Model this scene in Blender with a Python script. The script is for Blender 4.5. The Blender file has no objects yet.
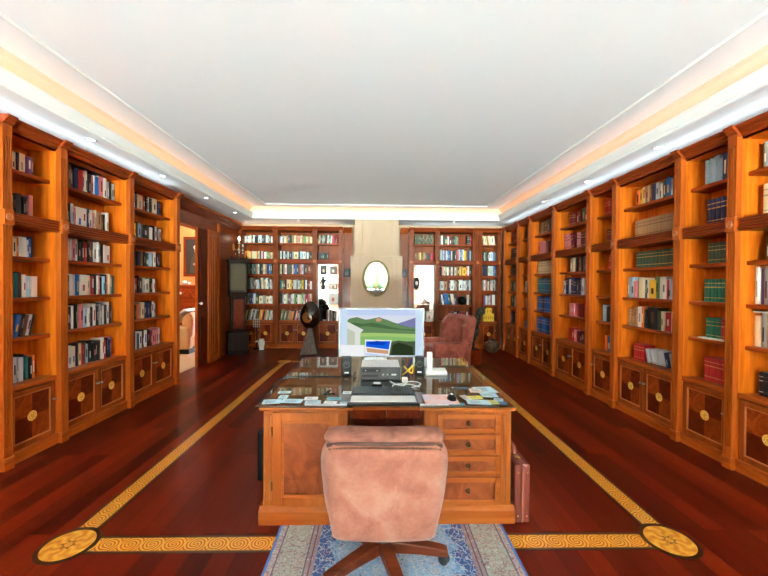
import bpy, bmesh, math, random
from mathutils import Vector, Matrix
rng = random.Random(7)
SC = bpy.context.scene
COL = SC.collection
PI = math.pi

# ------------------------------------------------------------------ materials
def srgb(r, g, b, k=1.):
    f = lambda c: c / 12.92 if c <= .04045 else ((c + .055) / 1.055) ** 2.4
    return (k * f(r / 255), k * f(g / 255), k * f(b / 255), 1)
def dk(c, k): return (c[0] * k, c[1] * k, c[2] * k, 1)
EXP = 1.55
LE = 2 ** -EXP

def mat(name, col, rough=.5, metal=0., coat=0., emit=None, es=0., spec=None):
    m = bpy.data.materials.new(name); m.use_nodes = True
    b = m.node_tree.nodes['Principled BSDF']
    b.inputs['Base Color'].default_value = col
    b.inputs['Roughness'].default_value = rough
    b.inputs['Metallic'].default_value = metal
    b.inputs['Coat Weight'].default_value = coat
    b.inputs['Coat Roughness'].default_value = .12
    if spec is not None: b.inputs['Specular IOR Level'].default_value = spec
    if emit:
        b.inputs['Emission Color'].default_value = emit
        b.inputs['Emission Strength'].default_value = es
    return m

class NT:
    """small node-graph writer"""
    def __init__(s, m):
        s.t = m.node_tree; s.b = s.t.nodes['Principled BSDF']
    def n(s, typ, **kw):
        x = s.t.nodes.new(typ)
        for k, v in kw.items():
            if k in ('inp',): continue
            setattr(x, k, v)
        for k, v in kw.get('inp', {}).items():
            if isinstance(v, bpy.types.NodeSocket): s.t.links.new(v, x.inputs[k])
            else: x.inputs[k].default_value = v
        return x
    def link(s, a, b): s.t.links.new(a, b)
    def math(s, op, a, b=0., c=0.):
        x = s.n('ShaderNodeMath', operation=op)
        for i, v in enumerate((a, b, c)):
            if isinstance(v, bpy.types.NodeSocket): s.link(v, x.inputs[i])
            else: x.inputs[i].default_value = v
        return x.outputs[0]
    def ramp(s, fac, stops, interp='LINEAR'):
        x = s.n('ShaderNodeValToRGB'); e = x.color_ramp.elements
        x.color_ramp.interpolation = interp
        while len(e) < len(stops): e.new(.5)
        for i, (p, c) in enumerate(stops):
            e[i].position = p; e[i].color = c
        s.link(fac, x.inputs[0]); return x.outputs[0]
    def mix(s, fac, a, b, blend='MIX'):
        x = s.n('ShaderNodeMix', data_type='RGBA', blend_type=blend)
        for k, v in ((0, fac), (6, a), (7, b)):
            if isinstance(v, bpy.types.NodeSocket): s.link(v, x.inputs[k])
            else: x.inputs[k].default_value = v
        return x.outputs[2]
    def coord(s, scale=(1, 1, 1), rot=(0, 0, 0), loc=(0, 0, 0), out='Object'):
        c = s.n('ShaderNodeTexCoord')
        mp = s.n('ShaderNodeMapping', inp={'Scale': scale, 'Rotation': rot, 'Location': loc})
        s.link(c.outputs[out], mp.inputs[0]); return mp.outputs[0]
    def noise(s, vec, scale, detail=4., dist=0., rough=.5):
        x = s.n('ShaderNodeTexNoise', inp={'Scale': scale, 'Detail': detail, 'Distortion': dist, 'Roughness': rough})
        s.link(vec, x.inputs['Vector']); return x.outputs['Fac']
    def base(s, c): s.link(c, s.b.inputs['Base Color'])
    def bump(s, h, strength=.2, dist=.01):
        x = s.n('ShaderNodeBump', inp={'Strength': strength, 'Distance': dist})
        s.link(h, x.inputs['Height']); s.link(x.outputs[0], s.b.inputs['Normal'])

def wood(name, c1, c2, grain='z', rough=.38, coat=.25, scale=1., dist=.6, k=1.3):
    c1, c2 = dk(c1, k), dk(c2, k)
    m = mat(name, c1, rough, coat=coat * .3, spec=.16); g = NT(m)
    sc = {'z': (14, 14, 1.1), 'x': (1.1, 14, 14), 'y': (14, 1.1, 14)}[grain]
    v = g.coord(tuple(a * scale for a in sc))
    f = g.noise(v, 1.6, 5, dist)
    f2 = g.noise(g.coord((2, 2, 2)), 1.3, 2)
    c = g.ramp(g.math('ADD', g.math('MULTIPLY', f, .75), g.math('MULTIPLY', f2, .25)), [(.36, c1), (.64, c2)])
    g.base(c); return m

def burl(name, c1, c2, scale=9., rough=.3, coat=.2, k=.7):
    c1, c2 = dk(c1, k), dk(c2, k)
    m = mat(name, c1, rough, coat=coat * .5, spec=.2); g = NT(m)
    f = g.noise(g.coord((1, 1, .7)), scale, 6, 1.6, .6)
    g.base(g.ramp(f, [(.34, c1), (.66, c2)])); return m

M = {}
M['case'] = wood('cherry case', srgb(170, 80, 12), srgb(206, 108, 22), 'z', k=1.2)
M['caseh'] = wood('cherry case across', srgb(150, 66, 16), srgb(184, 90, 26), 'x', k=.95)
M['shelf'] = wood('cherry shelf', srgb(140, 54, 12), srgb(176, 80, 24), 'x', k=.85)
M['trim'] = wood('mahogany trim', srgb(124, 48, 16), srgb(160, 66, 20), 'x', rough=.34, coat=.1, k=.9)
M['trimy'] = wood('mahogany trim long', srgb(120, 46, 16), srgb(156, 64, 20), 'y', rough=.34, coat=.1, k=.8)
M['pil'] = wood('cherry pilaster', srgb(160, 70, 18), srgb(192, 94, 28), 'z', rough=.36, k=.85)
M['doorf'] = wood('cherry door frame', srgb(146, 66, 24), srgb(176, 86, 30), 'z', rough=.36, k=.75)
M['back_shaded'] = wood('shaded cherry', srgb(122, 50, 12), srgb(160, 76, 22), 'z', k=.85)  # same cherry darkened: dimmer light on the chimney wall put into its colour
M['burl1'] = burl('walnut veneer dark', srgb(84, 22, 5), srgb(122, 40, 9), k=.85, coat=.08)
M['burl2'] = burl('walnut veneer red', srgb(116, 40, 9), srgb(168, 74, 20), k=.95, coat=.08)
M['dbead'] = mat('door bead', srgb(178, 100, 52), .35)
M['gold'] = burl('boxwood inlay', srgb(196, 146, 60), srgb(232, 186, 90), 30, k=1.25, coat=.1)
M['inlaydark'] = mat('ebony inlay', srgb(62, 34, 16), .35)
M['bronze'] = mat('aged bronze', srgb(84, 58, 36), .35, .8)
M['bezel'] = mat('light grey bezel', srgb(168, 170, 172, .6), .4)
M['brass'] = mat('brass', srgb(196, 160, 96), .28, 1.)
M['white'] = mat('white paint', srgb(236, 236, 234), .6)
M['ceil'] = mat('ceiling paint', (.9, .91, .93, 1), .8)
M['cream'] = mat('cream plaster', srgb(232, 200, 168, .62), .8)
M['yellow'] = mat('yellow plaster', srgb(240, 196, 120, .8), .8)
M['black'] = mat('black plastic', srgb(20, 20, 22, .6), .45, spec=.25)
M['dgrey'] = mat('dark grey plastic', srgb(52, 54, 58, .85), .4)
M['silver'] = mat('silver plastic', srgb(212, 210, 206, .85), .45)
M['offwhite'] = mat('white plastic', srgb(232, 234, 230, .85), .4)
M['paper'] = mat('paper', srgb(236, 240, 238, .85), .8)
M['pages'] = mat('page block', srgb(222, 210, 182, .85), .85)
M['rubber'] = mat('rubber', srgb(28, 34, 40), .5)
M['steel'] = mat('steel', srgb(170, 170, 172), .3, 1.)

def glass_mat(name, tint=(.9, .97, .95, 1), refl=1.):
    m = bpy.data.materials.new(name); m.use_nodes = True; t = m.node_tree
    t.nodes.clear()
    o = t.nodes.new('ShaderNodeOutputMaterial'); mx = t.nodes.new('ShaderNodeMixShader')
    fr = t.nodes.new('ShaderNodeFresnel'); fr.inputs[0].default_value = 1.5
    tr = t.nodes.new('ShaderNodeBsdfTransparent'); tr.inputs[0].default_value = tint
    gl = t.nodes.new('ShaderNodeBsdfGlossy'); gl.inputs['Roughness'].default_value = .01
    gl.inputs[0].default_value = (refl, refl, refl, 1)
    ge = t.nodes.new('ShaderNodeNewGeometry'); iv = t.nodes.new('ShaderNodeMath'); iv.operation = 'SUBTRACT'; iv.inputs[0].default_value = 1.; iv.use_clamp = True
    mu = t.nodes.new('ShaderNodeMath'); mu.operation = 'MULTIPLY'
    t.links.new(ge.outputs['Backfacing'], iv.inputs[1]); t.links.new(fr.outputs[0], mu.inputs[0]); t.links.new(iv.outputs[0], mu.inputs[1])
    for a, b in ((mu.outputs[0], mx.inputs[0]), (tr.outputs[0], mx.inputs[1]), (gl.outputs[0], mx.inputs[2]), (mx.outputs[0], o.inputs[0])): t.links.new(a, b)
    return m
M['glass'] = glass_mat('clear glass')
M['mirror'] = mat('mirror', (.9, .92, .92, 1), .01, 1.)

def emis(name, col, st):
    m = bpy.data.materials.new(name); m.use_nodes = True; t = m.node_tree; t.nodes.clear()
    o = t.nodes.new('ShaderNodeOutputMaterial'); e = t.nodes.new('ShaderNodeEmission')
    e.inputs[0].default_value = col; e.inputs[1].default_value = st
    t.links.new(e.outputs[0], o.inputs[0]); return m

# ------------------------------------------------------------------ mesh writer
class MB:
    def __init__(s): s.v = []; s.f = []; s.m = []; s.sm = []
    def add(s, vs, fs, mi=0, smooth=False):
        b = len(s.v); s.v += [tuple(p) for p in vs]
        for f in fs: s.f.append(tuple(i + b for i in f)); s.m.append(mi); s.sm.append(smooth)
        return s
    def box(s, x0, x1, y0, y1, z0, z1, mi=0):
        x0, x1 = min(x0, x1), max(x0, x1); y0, y1 = min(y0, y1), max(y0, y1); z0, z1 = min(z0, z1), max(z0, z1)
        vs = [(x0, y0, z0), (x1, y0, z0), (x1, y1, z0), (x0, y1, z0), (x0, y0, z1), (x1, y0, z1), (x1, y1, z1), (x0, y1, z1)]
        return s.add(vs, [(0, 3, 2, 1), (4, 5, 6, 7), (0, 1, 5, 4), (1, 2, 6, 5), (2, 3, 7, 6), (3, 0, 4, 7)], mi)
    def prism(s, prof, axis, c0, c1, mi=0, smooth=False):
        n = len(prof)
        def P(a, b, c): return {'x': (c, a, b), 'y': (a, c, b), 'z': (a, b, c)}[axis]
        vs = [P(a, b, c0) for a, b in prof] + [P(a, b, c1) for a, b in prof]
        fs = [(i, (i + 1) % n, n + (i + 1) % n, n + i) for i in range(n)]
        s.add(vs, fs, mi, smooth)
        s.add(vs, [tuple(reversed(range(n))), tuple(range(n, 2 * n))], mi)
        return s
    def lathe(s, prof, cx=0, cy=0, n=20, mi=0, axis='z', smooth=True, cz=0):
        """prof: (radius, height)"""
        vs = []; fs = []; k = len(prof)
        for j in range(n):
            a = 2 * PI * j / n
            for r, h in prof:
                u, w = r * math.cos(a), r * math.sin(a)
                vs.append({'z': (cx + u, cy + w, cz + h), 'y': (cx + u, cy + h, cz + w), 'x': (cx + h, cy + u, cz + w)}[axis])
        for j in range(n):
            for i in range(k - 1):
                a, b = j * k + i, ((j + 1) % n) * k + i
                fs.append((a, b, b + 1, a + 1))
        return s.add(vs, fs, mi, smooth)
    def disc(s, c, r, n=24, mi=0, axis='y', ry=None):
        ry = ry or r
        vs = [{'y': (c[0] + r * math.cos(2 * PI * i / n), c[1], c[2] + ry * math.sin(2 * PI * i / n)),
               'z': (c[0] + r * math.cos(2 * PI * i / n), c[1] + ry * math.sin(2 * PI * i / n), c[2])}[axis] for i in range(n)]
        return s.add(vs, [tuple(range(n))], mi)
    def tube(s, pts, rad, n=8, mi=0, smooth=True):
        pts = [Vector(p) for p in pts]
        rads = rad if isinstance(rad, (list, tuple)) else [rad] * len(pts)
        vs = []; fs = []; up = Vector((0, 0, 1)); prev = None
        for i, p in enumerate(pts):
            d = (pts[min(i + 1, len(pts) - 1)] - pts[max(i - 1, 0)]).normalized()
            if prev is None:
                a = d.cross(up)
                if a.length < 1e-3: a = d.cross(Vector((1, 0, 0)))
                a.normalize()
            else:
                a = (prev - d * prev.dot(d)).normalized()
            prev = a; b = d.cross(a)
            for j in range(n):
                t = 2 * PI * j / n
                vs.append(p + (a * math.cos(t) + b * math.sin(t)) * rads[i])
        for i in range(len(pts) - 1):
            for j in range(n):
                fs.append((i * n + j, i * n + (j + 1) % n, (i + 1) * n + (j + 1) % n, (i + 1) * n + j))
        fs.append(tuple(reversed(range(n)))); fs.append(tuple((len(pts) - 1) * n + j for j in range(n)))
        return s.add(vs, fs, mi, smooth)
    def ball(s, c, r, nu=14, nv=9, mi=0, fn=None):
        rx, ry, rz = r if isinstance(r, (tuple, list)) else (r, r, r)
        vs = []; fs = []
        for i in range(nv + 1):
            t = PI * i / nv
            for j in range(nu):
                p = 2 * PI * j / nu
                d = Vector((math.sin(t) * math.cos(p), math.sin(t) * math.sin(p), math.cos(t)))
                k = fn(d) if fn else 1.
                vs.append((c[0] + rx * d.x * k, c[1] + ry * d.y * k, c[2] + rz * d.z * k))
        for i in range(nv):
            for j in range(nu):
                a, b = i * nu + j, i * nu + (j + 1) % nu
                fs.append((a, a + nu, b + nu, b))
        return s.add(vs, fs, mi, True)
    def xf(s, mtx, start=0):
        for i in range(start, len(s.v)): s.v[i] = tuple(mtx @ Vector(s.v[i]))
        return s
    def build(s, name, mats, parent=None, bevel=0., seg=2, sub=0, loc=None, rotz=None, weld=True):
        me = bpy.data.meshes.new(name)
        me.from_pydata(s.v, [], s.f)
        if not isinstance(mats, (list, tuple)): mats = [mats]
        for m in mats: me.materials.append(M[m] if isinstance(m, str) else m)
        me.polygons.foreach_set('material_index', s.m)
        me.polygons.foreach_set('use_smooth', s.sm)
        bm = bmesh.new(); bm.from_mesh(me)
        if weld: bmesh.ops.remove_doubles(bm, verts=bm.verts, dist=1e-5)
        bmesh.ops.recalc_face_normals(bm, faces=bm.faces)
        bm.to_mesh(me); bm.free(); me.update()
        o = bpy.data.objects.new(name, me); COL.objects.link(o)
        if parent: o.parent = parent
        if loc: o.location = loc
        if rotz is not None: o.rotation_euler = (0, 0, rotz)
        if bevel:
            b = o.modifiers.new('bevel', 'BEVEL'); b.width = bevel; b.segments = seg; b.limit_method = 'ANGLE'
            b.angle_limit = math.radians(40)
        if sub:
            b = o.modifiers.new('sub', 'SUBSURF'); b.levels = sub; b.render_levels = sub
        return o

def tag(o, label, cat, group=None):
    o['label'] = label; o['category'] = cat
    if group: o['group'] = group
    return o
def thing(name, label, cat, loc=(0, 0, 0), rotz=0., group=None):
    o = bpy.data.objects.new(name, None); COL.objects.link(o)
    o.location = loc; o.rotation_euler = (0, 0, rotz); o.empty_display_size = .1
    return tag(o, label, cat, group)
def struct(o): o['kind'] = 'structure'; return o
def boxo(name, m, x0, x1, y0, y1, z0, z1, parent=None, bevel=0., loc=None):
    return MB().box(x0, x1, y0, y1, z0, z1).build(name, m, parent, bevel, loc=loc)
def smoothpath(pts, n=8):
    pts = [Vector(p) for p in pts]; out = []
    for i in range(len(pts) - 1):
        p0, p1, p2, p3 = pts[max(i - 1, 0)], pts[i], pts[i + 1], pts[min(i + 2, len(pts) - 1)]
        for k in range(n):
            t = k / n
            out.append(.5 * ((2 * p1) + (p2 - p0) * t + (2 * p0 - 5 * p1 + 4 * p2 - p3) * t * t + (3 * p1 - p0 - 3 * p2 + p3) * t ** 3))
    return out + [pts[-1]]

# ------------------------------------------------------------------ camera
F, YAW, PIT, ROL, HC = 366.7, .0215, .0114, .0075, 1.59
cy, sy, cp, sp, cr, sr = math.cos(YAW), math.sin(YAW), math.cos(PIT), math.sin(PIT), math.cos(ROL), math.sin(ROL)
R0 = Vector((cy, -sy, 0)); F0 = Vector((sy, cy, 0)); Z1 = Vector((0, 0, 1))
FW = F0 * cp - Z1 * sp; U1 = F0 * sp + Z1 * cp
RT = R0 * cr + U1 * sr; UP = U1 * cr - R0 * sr
cam = bpy.data.cameras.new('camera'); cam.sensor_width = 36.; cam.lens = 36. * F / 768.
cam.clip_start = .02
co = bpy.data.objects.new('camera', cam); COL.objects.link(co)
mw = Matrix.Identity(4)
for i in range(3): mw[i][0], mw[i][1], mw[i][2] = RT[i], UP[i], -FW[i]
mw[2][3] = HC
co.matrix_world = mw; SC.camera = co
def seen(p):
    q = Vector(p) - Vector((0, 0, HC)); d = q.dot(FW)
    return 384 + F * q.dot(RT) / d, 288 - F * q.dot(UP) / d, d

# ------------------------------------------------------------------ room shell
WX, WB, WR = 3.42, 9.32, -11.        # side walls, back wall, rear window wall
ZC, ZS = 3.35, 3.08                  # tray ceiling, soffit
LX, LY = 2.87, 8.53                  # inner edge of the soffit
LR = -10.4
# floor with planks and the inlaid border as its parts
fm = mat('red hardwood planks', srgb(90, 25, 12), .2, coat=.0, spec=.16); g = NT(fm)
v = g.coord((1, 1, 1), (0, 0, PI / 2))
br = g.n('ShaderNodeTexBrick', offset=.37, inp={'Color1': (0, 0, 0, 1), 'Color2': (1, 1, 1, 1), 'Mortar': (.0, .0, .0, 1), 'Scale': 1., 'Mortar Size': .0012, 'Bias': 0., 'Brick Width': 1.7, 'Row Height': .135})
g.link(v, br.inputs['Vector'])
gr = g.noise(g.coord((9, .5, 1)), 1.6, 3, .6)
gr2 = g.noise(g.coord((3, .35, 1)), 1., 3, .3)
fac = g.math('ADD', g.math('MULTIPLY', br.outputs['Color'], .46), g.math('ADD', g.math('MULTIPLY', gr, .2), g.math('MULTIPLY', gr2, .42)))
g.base(g.ramp(fac, [(.2, srgb(56, 12, 6, .6)), (.45, srgb(94, 22, 8, .66)), (.7, srgb(126, 34, 12, .68)), (.95, srgb(152, 58, 20, .72))]))
g.link(g.math('ADD', .27, g.math('MULTIPLY', gr2, .03)), g.b.inputs['Roughness'])
floor = struct(boxo('floor', fm, -WX, WX, WR, WB, -.08, 0))
# inlay band material: scrolling light-and-dark marquetry along the band
def band_mat(name, along):
    m = mat(name, srgb(206, 140, 58), .3, coat=.3); g = NT(m)
    c = g.n('ShaderNodeTexCoord'); s_ = g.n('ShaderNodeSeparateXYZ'); g.link(c.outputs['Object'], s_.inputs[0])
    a, t = (s_.outputs[0], s_.outputs[1]) if along == 'x' else (s_.outputs[1], s_.outputs[0])
    u = g.math('SUBTRACT', g.math('MODULO', g.math('ADD', a, 20.), .13), .065)
    r = g.math('SQRT', g.math('ADD', g.math('MULTIPLY', u, u), g.math('MULTIPLY', t, t)))
    ang = g.math('ARCTAN2', t, u)
    w = g.math('SINE', g.math('ADD', g.math('MULTIPLY', r, 330.), g.math('MULTIPLY', ang, 2.)))
    nz = g.noise(c.outputs['Object'], 60, 3)
    w = g.math('ADD', w, g.math('MULTIPLY', nz, 1.6))
    g.base(g.ramp(w, [(.05, srgb(176, 80, 14, .75)), (.6, srgb(218, 130, 26, .75)), (1., srgb(238, 176, 66, .8))])); return m
bmx, bmy = band_mat('scroll inlay across', 'x'), band_mat('scroll inlay along', 'y')
bandedge = mat('walnut banding', srgb(74, 40, 20, .5), .3, coat=.3)
bandpale = mat('olive banding', srgb(150, 98, 44, .6), .3, coat=.3)
IX, IY0, IY1 = 1.845, 2.235, 7.46
def band(x0, x1, y0, y1, along):
    cxm, cym = (x0 + x1) / 2, (y0 + y1) / 2; b = MB(); e = .0012
    hx, hy = (x1 - x0) / 2, (y1 - y0) / 2
    for (w0, w1, mi) in ((-.078, -.062, 1), (-.062, -.054, 2), (-.054, .054, 0), (.054, .062, 2), (.062, .078, 1)):
        if along == 'x': b.box(-hx, hx, w0, w1, 0, e, mi)
        else: b.box(w0, w1, -hy, hy, 0, e, mi)
    return b.build('inlay_band', [bmx if along == 'x' else bmy, bandedge, bandpale], floor, loc=(cxm, cym, 0), weld=False)
for sx in (-1, 1): band(sx * IX, sx * IX, IY0 + .13, IY1 - .13, 'y')
for y in (IY0, IY1): band(-IX + .13, IX - .13, y, y, 'x')
mm = mat('medallion satinwood', srgb(220, 164, 80), .3, coat=.3); g = NT(mm)
c = g.n('ShaderNodeTexCoord'); s_ = g.n('ShaderNodeSeparateXYZ'); g.link(c.outputs['Object'], s_.inputs[0])
ang = g.math('ARCTAN2', s_.outputs[1], s_.outputs[0])
r = g.math('SQRT', g.math('ADD', g.math('MULTIPLY', s_.outputs[0], s_.outputs[0]), g.math('MULTIPLY', s_.outputs[1], s_.outputs[1])))
pet = g.math('SINE', g.math('ADD', g.math('MULTIPLY', ang, 8.), g.math('MULTIPLY', g.math('SINE', g.math('MULTIPLY', r, 90.)), 1.2)))
pet = g.math('ADD', pet, g.math('MULTIPLY', g.noise(c.outputs['Object'], 34, 4), 4.))
g.base(g.ramp(g.math('MULTIPLY', pet, .3), [(.2, srgb(206, 122, 28, .75)), (.55, srgb(226, 152, 44, .75)), (1., srgb(240, 182, 76, .8))]))
for sx in (-1, 1):
    for y in (IY0, IY1):
        b = MB(); n = 40
        for (r1, z, mi) in ((.162, .0016, 1), (.135, .0022, 0), (.03, .0026, 2), (.022, .003, 0)): b.lathe([(0, z), (r1, z), (r1, 0)], n=n, mi=mi, smooth=False)
        for k in range(6):
            a = k * PI / 3; b.lathe([(0, .0029), (.007, .0029), (.007, 0)], .036 * math.cos(a), .036 * math.sin(a), 10, 2, smooth=False)
        b.build('inlay_medallion', [mm, bandedge, bandpale], floor, loc=(sx * IX, y, 0), weld=False)

# ceiling: soffit ring, moulded lip, cove, raised tray with bead
def ring_prism(prof, x, y0, y1):
    """sweep a profile (outward offset, z) round the rectangle |X|=x, Y in y0..y1, mitred"""
    b = MB(); n = len(prof)
    cs = [(-1, y0, -1), (-1, y1, 1), (1, y1, 1), (1, y0, -1)]
    vs = []
    for sx, yy, sy_ in cs:
        for o, z in prof: vs.append((sx * (x + o), yy + sy_ * o, z))
    fs = []
    for k in range(4):
        for i in range(n):
            a, c_ = k * n + i, k * n + (i + 1) % n
            d, e = ((k + 1) % 4) * n + (i + 1) % n, ((k + 1) % 4) * n + i
            fs.append((a, c_, d, e))
    return b.add(vs, fs)
ceil = MB().box(-WX, WX, WR, WB, ZC, ZC + .1).build('ceiling', 'ceil'); struct(ceil)
sof = ring_prism([(0, ZS), (.55, ZS), (.55, ZS + .04), (.03, ZS + .04)], LX, LR, LY)
o = struct(sof.build('ceiling_soffit', 'ceil'))
b = MB()
for s_ in (-1, 1): b.box(s_ * (LX + .54), s_ * (WX), WR, WB, ZS, ZS + .04)
b.box(-WX, WX, LY + .54, WB, ZS, ZS + .04); b.box(-WX, WX, WR, LR - .54, ZS, ZS + .04); b.build('ceiling_soffit', 'ceil', o)
lip = ring_prism([(.0, ZS - .004), (-.012, ZS + .004), (-.012, ZS + .02), (-.02, ZS + .03), (-.024, ZS + .05), (-.04, ZS + .085), (-.046, ZS + .1), (-.046, ZS + .12), (-.028, ZS + .12), (.0, ZS + .05)], LX, LR, LY)
struct(lip.build('trim_1', 'white'))
bead = ring_prism([(-.03, ZC + .002), (-.03, ZC - .008), (-.018, ZC - .018), (0, ZC - .018), (.012, ZC - .008), (.012, ZC + .002)], 2.5, LR + .3, 8.24)
struct(bead.build('trim_2', 'white'))
inn = ring_prism([(0, ZC + .002), (0, ZC - .004), (.05, ZC - .018), (.10, ZC - .045), (.15, ZC - .085), (.19, ZC - .14), (.215, ZC - .23), (.23, ZC - .23), (.23, ZC + .002)], 2.83, LR - .0, 8.5)
M['cove'] = mat('cove paint with warm glow', srgb(244, 226, 204, .85), .8)  # part of the warm strip glow is put into this colour
struct(inn.build('trim_3', 'cove'))

# walls
wl = MB()
wl.box(-WX - .14, -WX, 2.0, 5.84, 0, ZC)
wl.box(-WX - .14, -WX, WR, 2.0, 0, ZC, 1)
wl.box(-WX - .14, -3.37, 5.84, 7.4, 2.62, ZC)
wl.box(-WX - .14, -3.37, 7.4, WB, 0, ZC)
struct(wl.build('wall_left', ['case', 'cream'], weld=False))
struct(boxo('wall_right', 'cream', WX, WX + .14, WR, WB, 0, ZC))
struct(boxo('wall_back', 'cream', -WX - .14, WX + .14, WB, WB + .12, 0, ZC))
# rear wall with tall garden windows (seen in the mirrors, gives the daylight)
wins = [(-3.0, -1.15), (-.95, .95), (1.15, 3.0)]
rw = MB(); ZW0, ZW1 = .08, 3.2
edges = [-WX - .14, -3.0, -1.15, -.95, .95, 1.15, 3.0, WX + .14]
for i in range(0, 8, 2): rw.box(edges[i], edges[i + 1], WR - .16, WR, 0, ZC)
for x0, x1 in wins: rw.box(x0, x1, WR - .16, WR, 0, ZW0); rw.box(x0, x1, WR - .16, WR, ZW1, ZC)
struct(rw.build('wall_rear', 'cream', weld=False))
for i, (x0, x1) in enumerate(wins):
    b = MB(); w = .06
    for a, c_ in ((x0, x0 + w), (x1 - w, x1), ((x0 + x1) / 2 - .035, (x0 + x1) / 2 + .035)): b.box(a, c_, WR - .1, WR - .04, ZW0, ZW1)
    for a, c_ in ((ZW0, ZW0 + w), (ZW1 - w, ZW1)): b.box(x0, x1, WR - .099, WR - .041, a, c_)
    o = struct(b.build('window_%d' % (i + 1), 'trim', weld=False))
    boxo('window_pane', 'glass', x0 + .02, x1 - .02, WR - .075, WR - .07, ZW0 + .02, ZW1 - .02, o)
    p = bpy.data.lights.new('daylight', 'AREA'); p.shape = 'RECTANGLE'; p.size = x1 - x0; p.size_y = ZW1 - ZW0
    p.cycles.is_portal = True
    po = bpy.data.objects.new('window_daylight', p); COL.objects.link(po)
    po.location = ((x0 + x1) / 2, WR - .2, (ZW0 + ZW1) / 2); po.rotation_euler = (PI / 2, 0, PI)
cm = mat('rose curtain cloth', srgb(196, 140, 118), .85)
for i, (x0, w) in enumerate(((-3.05, .3), (-1.2, .3), (.9, .3), (2.75, .3))):
    prof = [(x0 + w * k / 36, WR + .12 + .035 * math.sin(k * 1.05)) for k in range(37)]
    prof += [(x, y + .004) for x, y in reversed(prof)]
    tag(MB().prism(prof, 'z', 0.002, 2.94, smooth=True).build('curtain', cm), ['rose curtain hanging at the doorway end of the garden windows', 'rose curtain between first and middle garden windows', 'rose curtain between middle and last garden windows', 'rose curtain hanging at the last garden window end'][i], 'curtain', 'curtains at the garden windows')
pm = mat('terracotta pelmet cloth', srgb(176, 92, 66), .85)
tag(boxo('pelmet', pm, -3.1, 3.1, WR + .005, WR + .2, 2.945, 3.06, bevel=.01), 'terracotta pelmet running above the garden windows', 'pelmet')
tm = mat('pale bounce terrace', (.8, .79, .8, 1), .8)
struct(boxo('bounce_terrace', tm, -18, 18, WR - 10., WR - .17, -.1, -.03))  # unseen pale terrace, added to bounce sunlight up to the ceiling
lm = mat('lawn', srgb(120, 150, 62), .9); g = NT(lm)
g.base(g.ramp(g.noise(g.coord((1, 1, 1)), 3, 4), [(.3, (.14, .16, .1, 1)), (.7, (.22, .24, .17, 1))]))
o = boxo('lawn', lm, -35, 35, -44, WR - 10.01, -.2, -.08); o['kind'] = 'stuff'; o['label'] = 'green garden lawn outside the windows'
hm = mat('hedge leaves', srgb(86, 130, 50), .8); g = NT(hm)
g.base(g.ramp(g.noise(g.coord((1, 1, 1)), 7, 4), [(.35, (.008, .02, .006, 1)), (.65, (.03, .05, .018, 1))]))
b = MB()
for k in range(26):
    x = -26 + k * 2.1; r = rng.uniform(1.9, 2.6); z = r * 1.3 + rng.uniform(.0, .6)
    b.ball((x, WR - 27 + rng.uniform(-1, 1), z), (r, r, r * 1.1), 12, 8, fn=lambda d: 1 + .16 * math.sin(9 * d.x + 5 * d.z) * math.sin(8 * d.y + 7 * d.z))
o = b.build('hedge_foliage', hm); o['kind'] = 'stuff'; o['label'] = 'leafy garden hedge beyond the lawn'

# ------------------------------------------------------------------ bookcases
ZSH = [.67, 1.08, 1.44, 1.81, 2.18, 2.575]
ZO, ZT = 2.855, 2.968               # opening top, cornice top
DEP = .33
def pilaster(parent, x0, x1, cmat, flutes=3):
    pmat = 'back_shaded' if cmat == 'back_shaded' else 'pil'
    w = x1 - x0; mg = w * .17; fw = (w - 2 * mg) / (flutes * 2 - 1); d = .014
    prof = [(x0, .05), (x0, .0)]
    for k in range(flutes):
        a = x0 + mg + 2 * k * fw
        prof += [(a, 0), (a + fw * .2, d), (a + fw * .8, d), (a + fw, 0)]
    prof += [(x1, 0), (x1, .05)]
    b = MB()
    b.prism(prof, 'z', .19, 2.06).prism(prof, 'z', 2.19, 2.80)
    b.box(x0, x1, .0, .05, .105, .19); b.box(x0, x1, 0, .05, 2.80, ZO + .04)
    b.build('pilaster', pmat, parent)
    r = MB().box(x0 + .0005, x1 + .004, -.014, .05, 2.062, 2.188)
    r.build('rosette_block', pmat, parent, bevel=.003)
    c = (x0 + x1) / 2; R = min(w, .1) * .4
    t = MB().lathe([(0, -.020), (R * .3, -.020), (R * .42, -.0155), (R * .62, -.0155), (R * .74, -.022), (R * .9, -.022), (R, -.0135)], c, 0, 18, axis='y', cz=2.125)
    t.build('rosette', 'dbead', parent)  # lighter tone stands in for the highlight on the ring
CORN = [(.05, ZO + .015), (.034, ZO + .03), (.028, ZO + .05), (.012, ZO + .058), (.006, ZO + .075), (-.014, ZO + .09), (-.02, ZO + .1), (-.02, ZT), (DEP, ZT), (DEP, ZO + .015)]
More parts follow.
